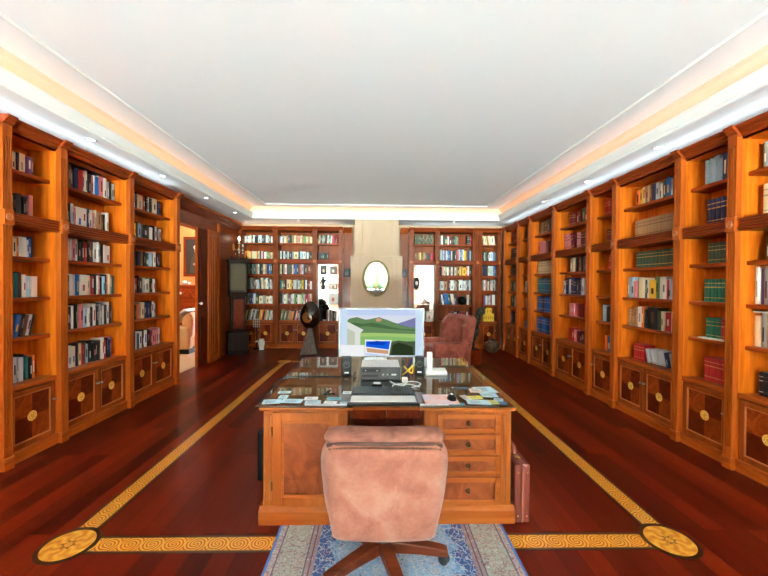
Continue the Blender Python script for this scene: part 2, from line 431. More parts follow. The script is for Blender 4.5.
def door(parent, x0, x1, knob_side):
    """framed door with four-way veneer, inlaid roundel and knob"""
    z0, z1 = .105, .622; f = .045 if x1 - x0 > .3 else .04
    b = MB()
    b.box(x0, x0 + f, .05, .075, z0, z1); b.box(x1 - f, x1, .05, .075, z0, z1)
    b.box(x0 + f, x1 - f, .05, .075, z0, z0 + f); b.box(x0 + f, x1 - f, .05, .075, z1 - f, z1)
    d = b.build('door', 'doorf', parent, weld=False)
    a0, a1, c0, c1 = x0 + f, x1 - f, z0 + f, z1 - f; xm, zm = (a0 + a1) / 2, (c0 + c1) / 2
    p = MB()
    for (u0, u1, w0, w1, mi) in ((a0, xm, zm, c1, 1), (xm, a1, zm, c1, 0), (a0, xm, c0, zm, 0), (xm, a1, c0, zm, 1)): p.box(u0, u1, .062, .072, w0, w1, mi)
    p.build('panel', ['burl1', 'burl2'], d, weld=False)
    t = .010; q = MB()
    q.box(a0, a0 + t, .052, .064, c0, c1); q.box(a1 - t, a1, .052, .064, c0, c1); q.box(a0 + t, a1 - t, .052, .064, c0, c0 + t); q.box(a0 + t, a1 - t, .052, .064, c1 - t, c1)
    q.build('bead', 'dbead', d, weld=False)
    r = MB(); R = .046
    r.lathe([(0, .0605), (R, .0605), (R, .0625)], xm, 0, 24, 0, 'y', False, zm - .005)
    for k in range(8):
        an = k * PI / 4 + .2; r.lathe([(0, .0595), (.0034, .0595), (.0034, .0605)], xm + R * .62 * math.cos(an), 0, 8, 1, 'y', False, zm - .005 + R * .62 * math.sin(an))
    r.lathe([(0, .0592), (R * .22, .0592), (R * .22, .0605)], xm, 0, 14, 1, 'y', False, zm - .005)
    r.lathe([(0, .0588), (R * .13, .0588), (R * .13, .0605)], xm, 0, 10, 0, 'y', False, zm - .005)
    r.build('inlay_roundel', ['gold', 'inlaydark'], d, weld=False)
    kx = x1 - f / 2 if knob_side > 0 else x0 + f / 2
    MB().lathe([(0, .018), (.009, .02), (.012, .027), (.009, .034), (.005, .04), (.005, .05), (.012, .05)], kx, 0, 12, 0, 'y', True, .45).build('knob', 'steel', d)

def bookcase(key, label, loc, rotz, p0, p1, x1, ndoor, group, end=None, mirror=False):
    """local frame: x along the run, front at y=0, wall at y=DEP; p0..p1 pilaster, p1..x1 opening, end = closing pilaster"""
    t = thing('bookcase', label, 'bookcase', loc, rotz, group)
    x0 = p1
    CM = 'back_shaded' if key[0] == 'B' else 'case'
    b = MB()
    b.box(x0 - .034, x0, .0515, DEP, .1055, ZO + .013); b.box(x1, x1 + .034, .0515, DEP, .1055, ZO + .013)
    b.box(x0, x1, DEP - .012, DEP, .1, ZO + .02); b.box(x0, x1, .05, DEP - .012, ZO, ZO + .02)
    b.box(x0, x1, .05, .07, ZO, ZO + .05)
    b.build('carcass', CM, t, weld=False)
    pilaster(t, p0 + .0006, p1, CM)
    if end: pilaster(t, x1, end, CM)
    xe = end if end else x1
    # cornice breaking forward over each pilaster
    b = MB(); b.prism(CORN, 'x', p1, x1)
    jog = [(y - .03 if y < .06 else y, z) for y, z in CORN]
    b.prism(jog, 'x', p0 + .0006, p1 + .004)
    if end: b.prism(jog, 'x', x1 - .004, end + (.03 if key == 'L3' else .004))
    b.build('cornice', 'trim', t, weld=False)
    pl = [(.036, 0), (.036, .08), (.03, .088), (.03, .098), (.045, .104), (DEP, .104), (DEP, 0)]
    b = MB(); b.prism(pl, 'x', p1, x1)
    pj = [(y - .042 if y < .05 else y, z) for y, z in pl]
    b.prism(pj, 'x', p0 + .0006, p1 + .003)
    if end: b.prism(pj, 'x', x1 - .003, end + .003)
    b.build('plinth', 'caseh', t, weld=False)
    z0, z1 = 2.068, 2.178; n = 4; hh = (z1 - z0 - .02) / (2 * n - 1)
    pr = [(DEP - .012, z0), (.03, z0), (.022, z0 + .006)]
    for k in range(n):
        a = z0 + .01 + 2 * k * hh; pr += [(.026, a), (.01, a + hh * .25), (.01, a + hh * .75), (.026, a + hh)]
    pr += [(.022, z1 - .006), (.03, z1), (DEP - .012, z1)]
    MB().prism(pr, 'x', x0, x1).build('fluted_rail', 'trim', t)
    MB().prism([(.046, .632), (.046, .662), (.05, ZSH[0]), (DEP - .012, ZSH[0]), (DEP - .012, .632)], 'x', x0, x1).build('counter', 'caseh', t)
    if mirror:
        b = MB().box(x0, x1, .16, .175, ZSH[0], z0)
        b.build('mirror_panel', 'mirror', t)
        b = MB(); w = .02
        for a, c_, e, f_ in ((x0, x0 + w, ZSH[0], z0), (x1 - w, x1, ZSH[0], z0), (x0 + w, x1 - w, z0 - w, z0), (x0 + w, x1 - w, ZSH[0], ZSH[0] + w)): b.box(a, c_, .15, .16, e, f_)
        b.build('mirror_frame', 'silver', t, weld=False)
        for z in (1.08, 1.44, 1.81): boxo('glass_shelf', 'glass', x0 + .002, x1 - .002, .06, .15, z - .008, z, t)
        use = (5,)
    else: use = (1, 2, 3, 5)
    for i in use:
        z = ZSH[i]
        MB().prism([(.11, z - .036), (.105, z - .03), (.105, z - .006), (.11, z), (DEP - .012, z), (DEP - .012, z - .036)], 'x', x0, x1).build('shelf', 'shelf', t)
    w = x1 - x0; g_ = .012
    if ndoor == 2:
        door(t, x0 + g_, x0 + w / 2 - .002, 1); door(t, x0 + w / 2 + .002, x1 - g_, -1)
    else: door(t, x0 + g_, x1 - g_, 1 if key[0] != 'R' or key == 'R1' else -1)
    return t
BAY = {}
def reg(key, place, shelfname, *a, **k):
    BAY[key] = dict(o=bookcase(key, *a, **k), name=place)
    BAY[key].update(loc=a[1], rot=a[2], x0=a[4], x1=a[5])
gl, grr, gb = 'bookcases along the doorway wall', 'bookcases along the long wall facing the doorway', 'bookcases on the chimney wall'
def left(key, y0, y1, yo, nd, label, place, end=None):
    reg(key, place, '', label, (-3.08, y0, 0), PI / 2, 0., y1 - y0, yo - y0, nd, gl, end=(end - y0) if end else None)
left('L1', 3.096, 3.176, 3.654, 1, 'narrow cherry bookcase with one door, by the camera on the doorway wall', 'narrow doorway-wall bookcase')
left('L2', 3.654, 3.734, 4.66, 2, 'wide cherry bookcase in the middle of the three on the doorway wall', 'middle doorway-wall bookcase')
left('L3', 4.66, 4.74, 5.74, 2, 'wide cherry bookcase ending right beside the doorway', 'bookcase beside doorway', 5.82)
def right(key, y0, y1, yo, nd, label, place, end=None):
    reg(key, place, '', label, (3.08, y0, 0), -PI / 2, 0., y0 - y1, y0 - yo, nd, grr, end=(y0 - end) if end else None)
right('R7', 8.86, 8.80, 8.02, 2, 'dark corner bookcase at the far end of the long wall', 'corner long-wall bookcase')
right('R6', 8.02, 7.94, 7.41, 1, 'narrow bookcase of few books, between corner and blue-volume bookcases', 'far narrow long-wall bookcase')
right('R5', 7.41, 7.33, 6.40, 2, 'wide bookcase holding shelves of bright blue bound volumes', 'blue-volume long-wall bookcase')
right('R4', 6.40, 6.31, 5.33, 2, 'wide bookcase holding maroon volumes and leaning pink books', 'maroon-volume long-wall bookcase')
right('R3', 5.33, 5.24, 4.75, 1, 'narrow bookcase, nearly empty, with a few red books', 'nearly empty long-wall bookcase')
right('R2', 4.75, 4.67, 3.745, 2, 'wide bookcase with tan, olive and yellow books and two doors', 'yellow-book long-wall bookcase')
right('R1', 3.745, 3.665, 3.17, 1, 'narrow bookcase with pale blue, navy, green and red sets', 'matching-sets long-wall bookcase')
right('R0', 3.17, 3.09, 2.15, 2, 'wide bookcase cut off by the edge of the photo', 'cropped long-wall bookcase', 2.07)
def back(key, x0, x1, xo, nd, label, place, end=None, mirror=False):
    reg(key, place, '', label, (x0, 8.96, 0), 0., 0., x1 - x0, xo - x0, nd, gb, end=(end - x0) if end else None, mirror=mirror)
back('BL1', -3.34, -3.262, -2.508, 2, 'wide bookcase behind the tall clock on the chimney wall', '')
back('BL2', -2.508, -2.387, -1.56, 2, 'wide bookcase behind the egg sculpture on the chimney wall', '')
back('BL3', -1.56, -1.443, -.921, 1, 'narrow mirrored bookcase with framed photos, doorway side of the chimney', '', -.819, True)
back('BR1', .793, .915, 1.444, 1, 'narrow mirrored bookcase with a dark mask, behind the monitor edge', '', None, True)
back('BR2', 1.444, 1.549, 2.375, 2, 'wide bookcase behind the leather wing armchair', '')
back('BR3', 2.375, 2.603, 2.994, 1, 'narrow bookcase with bright yellow boxes in the room corner', '', 3.062)

# ------------------------------------------------------------------ books
PAL = {'w': (228, 226, 218, 'white'), 'c': (222, 205, 164, 'cream'), 'k': (30, 29, 30, 'black'), 'q': (62, 60, 62, 'charcoal'), 'n': (34, 46, 92, 'navy'),
       'b': (30, 104, 184, 'blue'), 'l': (168, 206, 224, 'pale blue'), 't': (30, 118, 124, 'teal'), 'g': (106, 148, 84, 'green'), 'd': (58, 84, 62, 'dark green'),
       'j': (26, 122, 96, 'emerald green'), 'r': (178, 26, 34, 'red'), 'm': (118, 26, 38, 'maroon'), 'p': (214, 132, 136, 'pink'), 'o': (228, 118, 40, 'orange'),
       'y': (238, 190, 40, 'yellow'), 'e': (148, 146, 142, 'grey'), 's': (196, 202, 206, 'silver grey'), 'u': (98, 66, 130, 'purple'), 'h': (104, 72, 48, 'brown'), 'f': (168, 128, 88, 'tan')}
for k, (r_, g_, b_, nm) in PAL.items(): M['bk_' + k] = mat('book cloth ' + nm, srgb(r_, g_, b_, 1.05), .5)
M['bk_gold'] = mat('gilt band', srgb(206, 170, 96), .35, .4)
TABLE = [
('L1',5,0.248,0.479,0.2,'c2 k1 C3 u2 q1.4',0),
('L1',4,0.248,0.454,0.205,'w1 k2 q2 k1.5 k1 p1.8',0),
('L1',3,0.248,0.464,0.19,'c2 o1 w3 s1 b1 n1',0),
('L1',2,0.248,0.495,0.225,'k1 t1.2 k1 h1 w1.5 l1.7 w2.5',0),
('L1',1,0.248,0.449,0.225,'b1.4 k1 h1 s1 k1',0.22),
('L1',0,0.248,0.469,0.235,'s2 e1 s2 k1.3 t1.3 k1.5 o1.4',0),
('L2',5,0.285,1.047,0.25,'h2 h1.5 n2 r2.3 c2 w1 k2 p1.5 w1 b1.6 c1 p2.5 w2 e1.3 k1 l2 s1',0),
('L2',4,0.285,0.888,0.23,'k1 k1.4 w1 p1 W4 w3 n1 w2 p1.5 c1 f3 h1.3 k1.5 w2',0),
('L2',3,0.285,0.923,0.24,'k1 w1 p2 w2 k2 k1.4 r1.6 k1 h2 k1 w2 w1 e1 k2 w2 w3',0),
('L2',2,0.285,0.982,0.235,'k1 w2 s1 b1.6 w3 c2 e1 r1.3 k1.4 w1 p1 k1 l1.5 k1 p1 c1 e1 t1.6',0),
('L2',1,0.285,0.93,0.25,'k1.4 q1 w1.3 k1.3 c1 p2 l2.4 w1.5 k2 w2 k1.5 e1 k1.4 w1.3 k1 w2 k1',0),
('L2',0,0.285,0.93,0.245,'w2 w2 k1.4 c2 r1.4 h1 l2 k2 k2 q1 k1 f1.4 w1.5 r2 k1 n1 p1',0),
('L3',5,0.342,0.952,0.24,'w1.2 k1 c3 r1.4 k1 w1.4 k1 c3 n1.5 k1',0),
('L3',4,0.342,0.978,0.22,'y1.2 k.8 l1.5 e1 q3 h1.2 w2 k1 w1.6 k1 e2',0),
('L3',3,0.342,0.926,0.215,'k1.5 n2.5 f1 k1 d1.2 t1 l1.6 k1 w1.6 k1 n1',0),
('L3',2,0.342,0.851,0.225,'w.7 r1.6 k1 q2 s1 w2.5 g1 k1.5 w1.5 k1',0),
('L3',1,0.342,0.839,0.225,'q1 o1.5 e1 c2 k1 n1.5 k1 w1.5 s1',0),
('L3',0,0.342,0.939,0.24,'k1 s1.2 t1 w2 k1 w2 k1.4 m1 p2 p1.4 p1.4 w.7',0),
('R1',5,0.168,0.436,0.265,'l1 l1 l1 l1 l1 l1 n2 q1',0),
('R1',4,0.195,0.436,0.255,'n1 n1 n1 n1 n1',0),
('R1',3,0.212,0.436,0.2,'d1 d1 d1 d1 d1 d1',0),
('R1',2,0.179,0.436,0.22,'j1 j1 j1 j1 j1 j1 j1',0),
('R1',1,0.201,0.436,0.205,'j1 j1 j1 r1.4',0),
('R1',0,0.19,0.436,0.225,'r1 r1 r1 r1 r1 r1 r1',0),
('R2',5,0.197,0.844,0.215,'o2 y1 c2 f2 h1 n2 s1.6 w1 d1.6 B2 c1 q2',0),
('R2',4,0.197,0.844,0.22,'f1 f1 f1 f1 f1 f1 f1 f1 f1 f1 f1 f1',0),
('R2',3,0.224,0.844,0.2,'d1 d1 d1 d1 d1 d1 d1 d1 d1 d1 d1 d1',0),
('R2',2,0.049,0.844,0.245,'e1 l2 p2 k1 C3 q1.5 s1 y4 g1.5 w1 w2 r2 s1 l1 p1',0),
('R2',1,0.049,0.844,0.24,'f1 f1 f1 f1 w2 o1 k1.3 k4 d1.6 c1 r2 w1 e1',0),
('R2',0,0.206,0.386,0.2,'r1 r1 r1 r1',0),
('R2',0,0.438,0.844,0.17,'s1 s1 s1 s1 s1 n1 e1',-0.25),
('R3',5,0.152,0.367,0.22,'r1 r1 r1',0),
('R3',4,0.207,0.367,0.2,'m1 m1',0),
('R3',3,0.259,0.367,0.2,'r1 r1',0),
('R3',1,0.122,0.367,0.23,'l2 k1.5 q1',0),
('R3',0,0.191,0.367,0.225,'o1 b1.3 k1',0),
('R4',5,0.257,0.83,0.23,'m1 m1 m1 r1 m1 d1.6 d1.6',0),
('R4',4,0.125,0.445,0.27,'p1 p1 m1',-0.2),
('R4',4,0.506,0.83,0.26,'p1 m1 m1',0),
('R4',3,0.321,0.83,0.25,'e1 c1 k1 f1 k1 e1 q1',0),
('R4',2,0.091,0.83,0.26,'l1 n1 s1 n1 n1 q1 n1 w1 e1',0),
('R4',1,0.289,0.83,0.2,'p1 p1 p1 r1 m1 m1 m1',0),
('R4',0,0.289,0.83,0.2,'r1 r1 p1 m1 q1 m1 m1',0),
('R5',5,0.07,0.702,0.27,'h1 f1 h1 h1 q1 h1',0),
('R5',4,0.093,0.702,0.26,'p1 p1 p1 f1 m1 h1',0),
('R5',3,0.024,0.702,0.27,'c1 c1 c1 c1 c1 c1',0),
('R5',2,0.024,0.702,0.28,'t1 t1 t1 b1 t1 t1 t1',0),
('R5',1,0.024,0.702,0.28,'b1 b1 n1 b1 b1 b1',0),
('R5',0,0.024,0.702,0.28,'b1 n1 b1 b1 n1 b1',0),
('R6',5,0.104,0.241,0.25,'k1 k1',0),
('R6',2,0.056,0.241,0.23,'w1 e1',0),
('R6',1,0.083,0.241,0.22,'p1 m1',0),
('R6',0,0.056,0.241,0.15,'b1 n1',0),
('R7',5,0.059,0.408,0.27,'m1 m1 m1',0),
('R7',4,0.026,0.408,0.27,'k1 k1 q1',0),
('R7',3,0.026,0.408,0.22,'k1 k1',0),
('R7',2,-0.075,0.408,0.25,'q1 d1 e1',0),
('R7',1,-0.109,0.408,0.27,'k1 d1 k1 w1',0),
('R7',0,-0.075,0.408,0.28,'u1 k1 k1 w1',0),
('R0',5,0.138,0.317,0.24,'e1 q1 k1 w1 n1',0),
('R0',4,0.142,0.317,0.27,'c2 c2 w1',0),
('R0',3,0.178,0.317,0.23,'q1 n1 k1 w1',0),
('R0',2,0.047,0.317,0.335,'w1 u1.2 e1 w1 k1 w1',0),
('R0',1,0.064,0.317,0.285,'c2 e1.3 f2 k1 w1',0),
('R0',0,0.138,0.317,0.2,'k1 k1 k1 q1 k1',0),
('BL1',5,0.023,0.77,0.19,'w1 e1 w1 c1 d1 w1 k2 s2 q1.4 k1 w1 s1 q1 w1',0),
('BL1',4,0.023,0.77,0.19,'o2 y1 c1 o1 C3 o1 c1 k1 s1 r1 w1.5 g1 e1 f1 c1',0),
('BL1',3,0.023,0.77,0.27,'d1 s1 g1 q1 e1 t1 f1 w1 k1 d1 c1 f1 n1 b1 d1',0),
('BL1',2,0.023,0.77,0.26,'d1 e1 g1 s1 e1 h1 w1 l1 q1 c1 e1 c1 w1 q1 w1',-0.1),
('BL1',1,-0.014,0.427,0.26,'c1 d1 e1.5 n2 b1 w1.5 q1 d1',0),
('BL1',1,0.439,0.77,0.2,'c3 e2 c3 w2',0),
('BL1',0,-0.002,0.77,0.26,'y1 k1 e1 w1 q1 s1 h1 d1 y1 o1 k1 f1 c1 t1 w1 e1',0.2),
('BL2',5,0.11,0.909,0.19,'s1 e1 c1 f1 q1 k1 f1 c1 f1 p1 c1 f1 g1 c1 f1 c1',0),
('BL2',4,0.11,0.909,0.2,'w1 k1 w1 q1.5 s1 k2 e1 C3 k1 l1 s1 w1.5 e1 w1 k1 q1',0),
('BL2',3,0.097,0.909,0.25,'c1 k1 f1 w1 m1 d1 q1 c1 u1 b1 q1 h1 p1 s1 k1 m1 d1 r1 h1',0),
('BL2',2,0.097,0.909,0.23,'t1 g1 m1 k1 c2 y1 q1 c1 s1 e1 s1 g1.4 y1 q1 w1 k1 r1 w1',0),
('BL2',1,0.097,0.909,0.25,'k1.4 e1 w1 c1 t1 r1 s1 w1 g1 d1 w1.5 c1 g1 s1 r2 p1 c1',0),
('BL2',0,0.11,0.909,0.25,'g1 d1 e1 h1 f2 o1 k1 p1 m1 e1 h1 u1 c1 k1 s1 f1',0.2),
('BL3',5,0.109,0.578,0.22,'c1 k1 e1 d1 k1 w1 d1 w1 r1 m1 r1',0.08),
('BL3',4,0.109,0.368,0.17,'k2 q1 d1 k1 k1 q1',0),
('BL3',0,0.343,0.566,0.27,'h1 w1 m1 e1 k1 h1',0),
('BR1',5,0.162,0.636,0.25,'d1 q1 d1 d1 k1 d1 q1 h1 d1 q1 d1 h1',0),
('BR1',4,0.162,0.636,0.2,'f1 h1 f1 y.6 h1 f1 h1 q1 k1 r2',0),
('BR2',5,0.16,0.598,0.22,'w1.5 k1 d2 w1 m2 k1 q1 g1 e1',0),
('BR2',5,0.824,0.924,0.22,'k2 r1',0),
('BR2',4,0.16,0.962,0.27,'s1 e1 l1 u1 s1 e1 b1 q1 s1 k2 d1 r1 p1 s1 b1 e1 w1 y1.4 f1 q1 n1 l1',0),
('BR2',3,0.16,0.949,0.23,'k1 p1 c1 g1 w1 h1.4 s1 q1 c1 f1 q1 y1 f1 y2 o1 w1 q1',0),
('BR2',2,0.16,0.924,0.25,'s2 f2 m1 q1 w2 e1 f1 k1 w2 s1 w1 e1 q1 s1',0),
('BR2',1,0.185,0.623,0.27,'q1 w1 n1 b2 t1 k1 w1 c1 u1 q1',-0.2),
('BR2',1,0.849,0.949,0.25,'w1 q1',0),
('BR2',0,0.498,0.937,0.24,'n1 s1 p1 k1 d1 m1 r2 m1 w1 r1',-0.12),
('BR3',5,0.307,0.647,0.25,'c1 c2 f1 c2 w2 c1',-0.15),
('BR3',4,0.295,0.647,0.23,'k1 s1 g1 q1 k1 w2 w1 l1 b1 e1',0),
('BR3',3,0.295,0.647,0.28,'n2 q1 k1 w1 c1 l1 s1 e1 b1',0),
('BR3',2,0.295,0.647,0.27,'e1 w1 p1 k1 c1 d1 p1 s1 q1 e1',0),
('BR3',1,0.307,0.647,0.25,'r1 b1 w1.6 k.8 w1 p1 k.7 w2.4',0),
]
ORD = 'first second third fourth fifth sixth seventh eighth ninth tenth eleventh twelfth thirteenth fourteenth fifteenth sixteenth seventeenth eighteenth nineteenth twentieth twenty-first twenty-second'.split()
SHN = ['lowest shelf', 'fifth shelf', 'fourth shelf', 'third shelf', 'second shelf', 'top shelf']
jobs = []
for bay, si, s0, s1, h, toks, lean in TABLE:
    B = BAY[bay]; s0 = max(s0, B['x0'] + .006 + (h * abs(lean) if lean < 0 else 0)); s1 = min(s1, B['x1'] - .006 - (h * abs(lean) if lean > 0 else 0))
    tk = toks.split(); ws = [float(q[1:]) for q in tk]; tot = sum(ws); x = s0
    R = Matrix.Translation(B['loc']) @ Matrix.Rotation(B['rot'], 4, 'Z')
    uniform = len(set(tk)) <= 2; cnt = {q: tk.count(q) for q in tk}
    for q, w_ in zip(tk, ws):
        w = (s1 - s0) * w_ / tot
        c = q[0].lower(); hh = h * (1.07 if q[0].isupper() else 1.) * (1 if uniform else rng.uniform(.86, 1.06))
        ys = .168 + (0 if uniform else rng.uniform(-.004, .02)); dd = min(.14, DEP - .02 - ys)
        if bay == 'BL3' and si == 0: ys, dd = .05, .095
        hh = min(hh, [.36, .31, .32, .246, .345, .268][si] - (.012 if lean else 0))
        p = R @ Vector((x + w / 2, ys, ZSH[si] + hh / 2))
        px0, _, d_ = seen(R @ Vector((x, ys, ZSH[si] + hh / 2))); px1, _, _ = seen(R @ Vector((x + w, ys, ZSH[si] + hh / 2)))
        cl = lambda v: min(max(v, 0), 768)
        area = abs(cl(px1) - cl(px0)) * hh / d_ * F
        jobs.append(dict(bay=bay, si=si, x=x, w=w, h=hh, y=ys, d=dd, c=c, lean=lean, R=R, area=area, near=p, wide=w > .055, uni=uniform or cnt[q] >= 4))
        if lean: jobs[-1]['w'] = w * math.cos(lean) * .97
        x += w
order = sorted(range(len(jobs)), key=lambda i: -jobs[i]['area'])
solo = set(i for i in order[:300] if jobs[i]['area'] > 4)
def cover(b, x, w, h, y, d, mi=0):
    """closed case binding: rounded spine and two boards"""
    t = min(.003, w * .2); g_ = .0006
    pr = [(x + g_, y + .006), (x + w * .2, y + .0015), (x + w * .5, y), (x + w * .8, y + .0015), (x + w - g_, y + .006), (x + w - g_, y + d), (x + w - g_ - t, y + d), (x + w - g_ - t, y + .01), (x + g_ + t, y + .01), (x + g_ + t, y + d), (x + g_, y + d)]
    return b.prism(pr, 'z', .0005, h, mi)
CONTRAST = {'w': 'qernb', 'c': 'qhre', 'k': 'esehp', 'q': 'ecs', 'n': 'ecl', 'b': 'wwy', 'l': 'nkw', 't': 'wc', 'g': 'wck', 'd': 'cw', 'j': 'cw', 'r': 'wck', 'm': 'cw', 'p': 'wkm', 'o': 'wk', 'y': 'kr', 'e': 'wk', 's': 'kn', 'u': 'wc', 'h': 'cf', 'f': 'hm'}
def pagesb(b, x, w, h, y, d, mi=0):
    t = min(.003, w * .2) + .0012
    return b.box(x + t, x + w - t, y + .011, y + d - .004, .004, h - .004, mi)
def band_box(b, j, x, y, a, c_, mi=0):
    k = .1 if j['uni'] else .36
    return b.box(x + j['w'] * k, x + j['w'] * (1 - k), y - .0008, y + .004, j['h'] * a, j['h'] * c_, mi)
def bands(b, j, x, y, mi=0):
    w, h = j['w'], j['h']
    if j['uni'] and j['c'] in 'les': sp = [(.05, .07)]
    elif j['uni']: sp = [(.16, .19), (.62, .66), (.80, .83)]
    else:
        a = rng.uniform(.25, .5); sp = [(a - .1, a + rng.uniform(.18, .4))]
    if b is None: return sp
    for a, c_ in sp: band_box(b, j, x, y, a, c_, mi)
def leanm(j, ox=0):
    if not j['lean']: return Matrix.Identity(4)
    # tilt about the lower corner on the side it leans to
    px_ = j['x'] + (j['w'] if j['lean'] > 0 else 0) - ox
    return Matrix.Translation((px_, 0, 0)) @ Matrix.Rotation(j['lean'], 4, 'Y') @ Matrix.Translation((-px_, 0, 0))
# ordinal of each book on its shelf, counted from the end next to the camera
byshelf = {}
for i, j in enumerate(jobs): byshelf.setdefault((j['bay'], j['si']), []).append(i)
rest = MB(); rmats = ['bk_' + k for k in PAL] + ['pages', 'bk_gold']; ridx = {k: i for i, k in enumerate(rmats)}
for key, ids in byshelf.items():
    seq = ids if key[0][0] != 'R' else ids[::-1]
    for n_, i in enumerate(seq):
        j = jobs[i]; c = j['c']
        con = 'bk_gold' if j['uni'] and c in 'ndmrjbht' else 'bk_h' if j['uni'] and c == 'f' else 'bk_' + rng.choice(CONTRAST[c])
        if i in solo:
            L = leanm(j, j['x'])
            b = cover(MB(), 0, j['w'], j['h'], 0, j['d']).xf(L)
            o = b.build('book', 'bk_' + c, weld=False)
            o.matrix_world = j['R'] @ Matrix.Translation((j['x'], j['y'], ZSH[j['si']]))
            hl = 'tall ' if j['h'] > .262 else ('wide ' if j['wide'] else ('slim ' if j['w'] < .024 else ''))
            lean = 'leaning ' if j['lean'] else ''
            tag(o, '%s%s%s book, %s from near end, %s, %s' % (lean, hl if not lean else '', PAL[c][3], ORD[n_], SHN[j['si']], BAY[j['bay']]['name']), 'book', 'books on the %s, %s' % (SHN[j['si']], BAY[j['bay']]['name']))
            pagesb(MB(), 0, j['w'], j['h'], 0, j['d']).xf(L).build('page_block', 'pages', o)
            if j['uni'] or rng.random() < .75:
                for a_, c_ in bands(None, j, 0, 0): band_box(MB(), j, 0, 0, a_, c_).xf(L).build('spine_stripe', con, o)
        else:
            T = j['R'] @ Matrix.Translation((0, 0, ZSH[j['si']])) @ leanm(j)
            s_ = len(rest.v); cover(rest, j['x'], j['w'], j['h'], j['y'], j['d'], ridx['bk_' + c])
            pagesb(rest, j['x'], j['w'], j['h'], j['y'], j['d'], ridx['pages'])
            if j['uni'] or rng.random() < .6: bands(rest, j, j['x'], j['y'], ridx[con])
            rest.xf(T, s_)
o = rest.build('books', rmats, weld=False); o['kind'] = 'stuff'
o['label'] = 'mixed books filling the shelves of the chimney wall and far bays'; o['category'] = 'books'
# ------------------------------------------------------------------ chimney breast and flanking panels
CX = .005
b = MB(); b.box(CX - .515, CX + .515, 8.6, WB, 2.235, ZS - .001); b.box(CX - .6, CX + .6, 8.5, WB, 0, 2.235)
b.box(CX - .33, CX + .33, 8.585, 8.6, 2.235, ZS - .001); b.box(CX - .41, CX + .41, 8.485, 8.5, 0, 2.23)
o = struct(b.build('wall_chimney_breast', 'cream', bevel=.004, weld=False))
for i, (x0, x1, n_) in enumerate(((-.815, CX - .6, 3), (CX + .6, .79, 4))):
    b = MB(); b.box(x0, x1, 9.12, 9.15, 0, 2.88); b.box(x0, x1, 9.105, 9.12, 1.66, 1.70); b.box(x0, x1, 9.105, 9.12, 0, .11)
    b.prism([(9.12, 2.84), (9.08, 2.9), (9.05, 2.96), (9.05, 2.975), (9.3, 2.975), (9.3, 2.84)], 'x', x0, x1)
    struct(b.build('wall_panel_%d' % (n_ - 2), 'back_shaded', weld=False))
for x, lab in ((-.715, 'black wall speaker on the doorway side of the chimney'), (.685, 'black wall speaker between chimney and mask bookcase')):
    t = thing('wall_speaker', lab, 'speaker', (x, 9.12, 1.855), 0, 'wall speakers beside the chimney')
    boxo('cabinet', 'black', -.07, .07, -.11, -.001, -.1, .1, t, .008)
    MB().lathe([(0, -.114), (.03, -.113), (.045, -.118), (.052, -.118), (.052, -.11)], 0, 0, 20, 0, 'y', True, -.03).build('driver', 'dgrey', t)
t = thing('oval_mirror', 'oval mirror in a gilt frame on the cream chimney breast', 'mirror', (-.003, 8.485, 1.715))
rx, rz = .262, .362
b = MB(); n = 56; prof = [(0, -.002), (0, -.018), (.012, -.03), (.03, -.038), (.045, -.03), (.052, -.036), (.06, -.028), (.064, -.001)]
vs = []; fs = []; k = len(prof)
for j in range(n):
    a = 2 * PI * j / n
    for r, y in prof: vs.append(((rx + r) * math.cos(a), y, (rz + r) * math.sin(a)))
for j in range(n):
    for i in range(k - 1): fs.append((j * k + i, ((j + 1) % n) * k + i, ((j + 1) % n) * k + i + 1, j * k + i + 1))
giltm = burl('aged gilt', srgb(120, 92, 44), srgb(178, 150, 92), 16, .4, .2)
b.add(vs, fs, 0, True).build('frame', giltm, t)
MB().disc((0, -.012, 0), rx + .003, 56, 0, 'y', rz + .003).build('mirror_glass', 'mirror', t)

# ------------------------------------------------------------------ doorway wall: lintel, jambs, sliding door, panelled corner
b = MB()
b.box(-3.37, -3.33, 5.83, 7.75, 2.62, 2.84)
b.prism([(-3.37, 2.83), (-3.325, 2.83), (-3.31, 2.86), (-3.29, 2.88), (-3.255, 2.94), (-3.235, 2.955), (-3.235, 2.975), (-3.37, 2.975)], 'y', 5.83, 8.90)
b.box(-3.37, -3.35, 7.4, WB - .01, 0, 2.84)
struct(b.build('trim_4', 'trimy', weld=False))
b = MB(); b.box(-3.37, -3.27, 7.26, 7.62, 0, 2.63)
for y in (7.31, 7.40, 7.49): b.box(-3.272, -3.264, y, y + .05, .2, 2.55)
b.box(-3.37, -3.255, 7.25, 7.63, 0, .14); b.box(-3.37, -3.255, 7.25, 7.63, 2.52, 2.63)
b.box(-3.352, -3.30, 7.75, 7.85, 0, 2.83); b.box(-3.352, -3.29, 7.74, 7.86, 0, .12)
struct(b.build('trim_5', 'pil', weld=False, bevel=.004))
b = MB(); b.box(-3.345, -3.30, 6.86, 7.245, .012, 2.61)
for z0, z1 in ((.2, .95), (1.1, 2.45)): b.box(-3.302, -3.292, 6.95, 7.16, z0, z1)
dl = struct(b.build('door_1', 'burl1', weld=False, bevel=.003))
boxo('leading_edge', 'pil', -3.346, -3.299, 6.85, 6.86, .012, 2.61, dl)
MB().lathe([(0, 0), (.012, .002), (.012, .02), (.026, .035), (.03, .05), (.022, .065), (0, .07)], 0, 0, 14, 0, 'x').build('knob', 'offwhite', dl, loc=(-3.298, 6.90, 1.2))

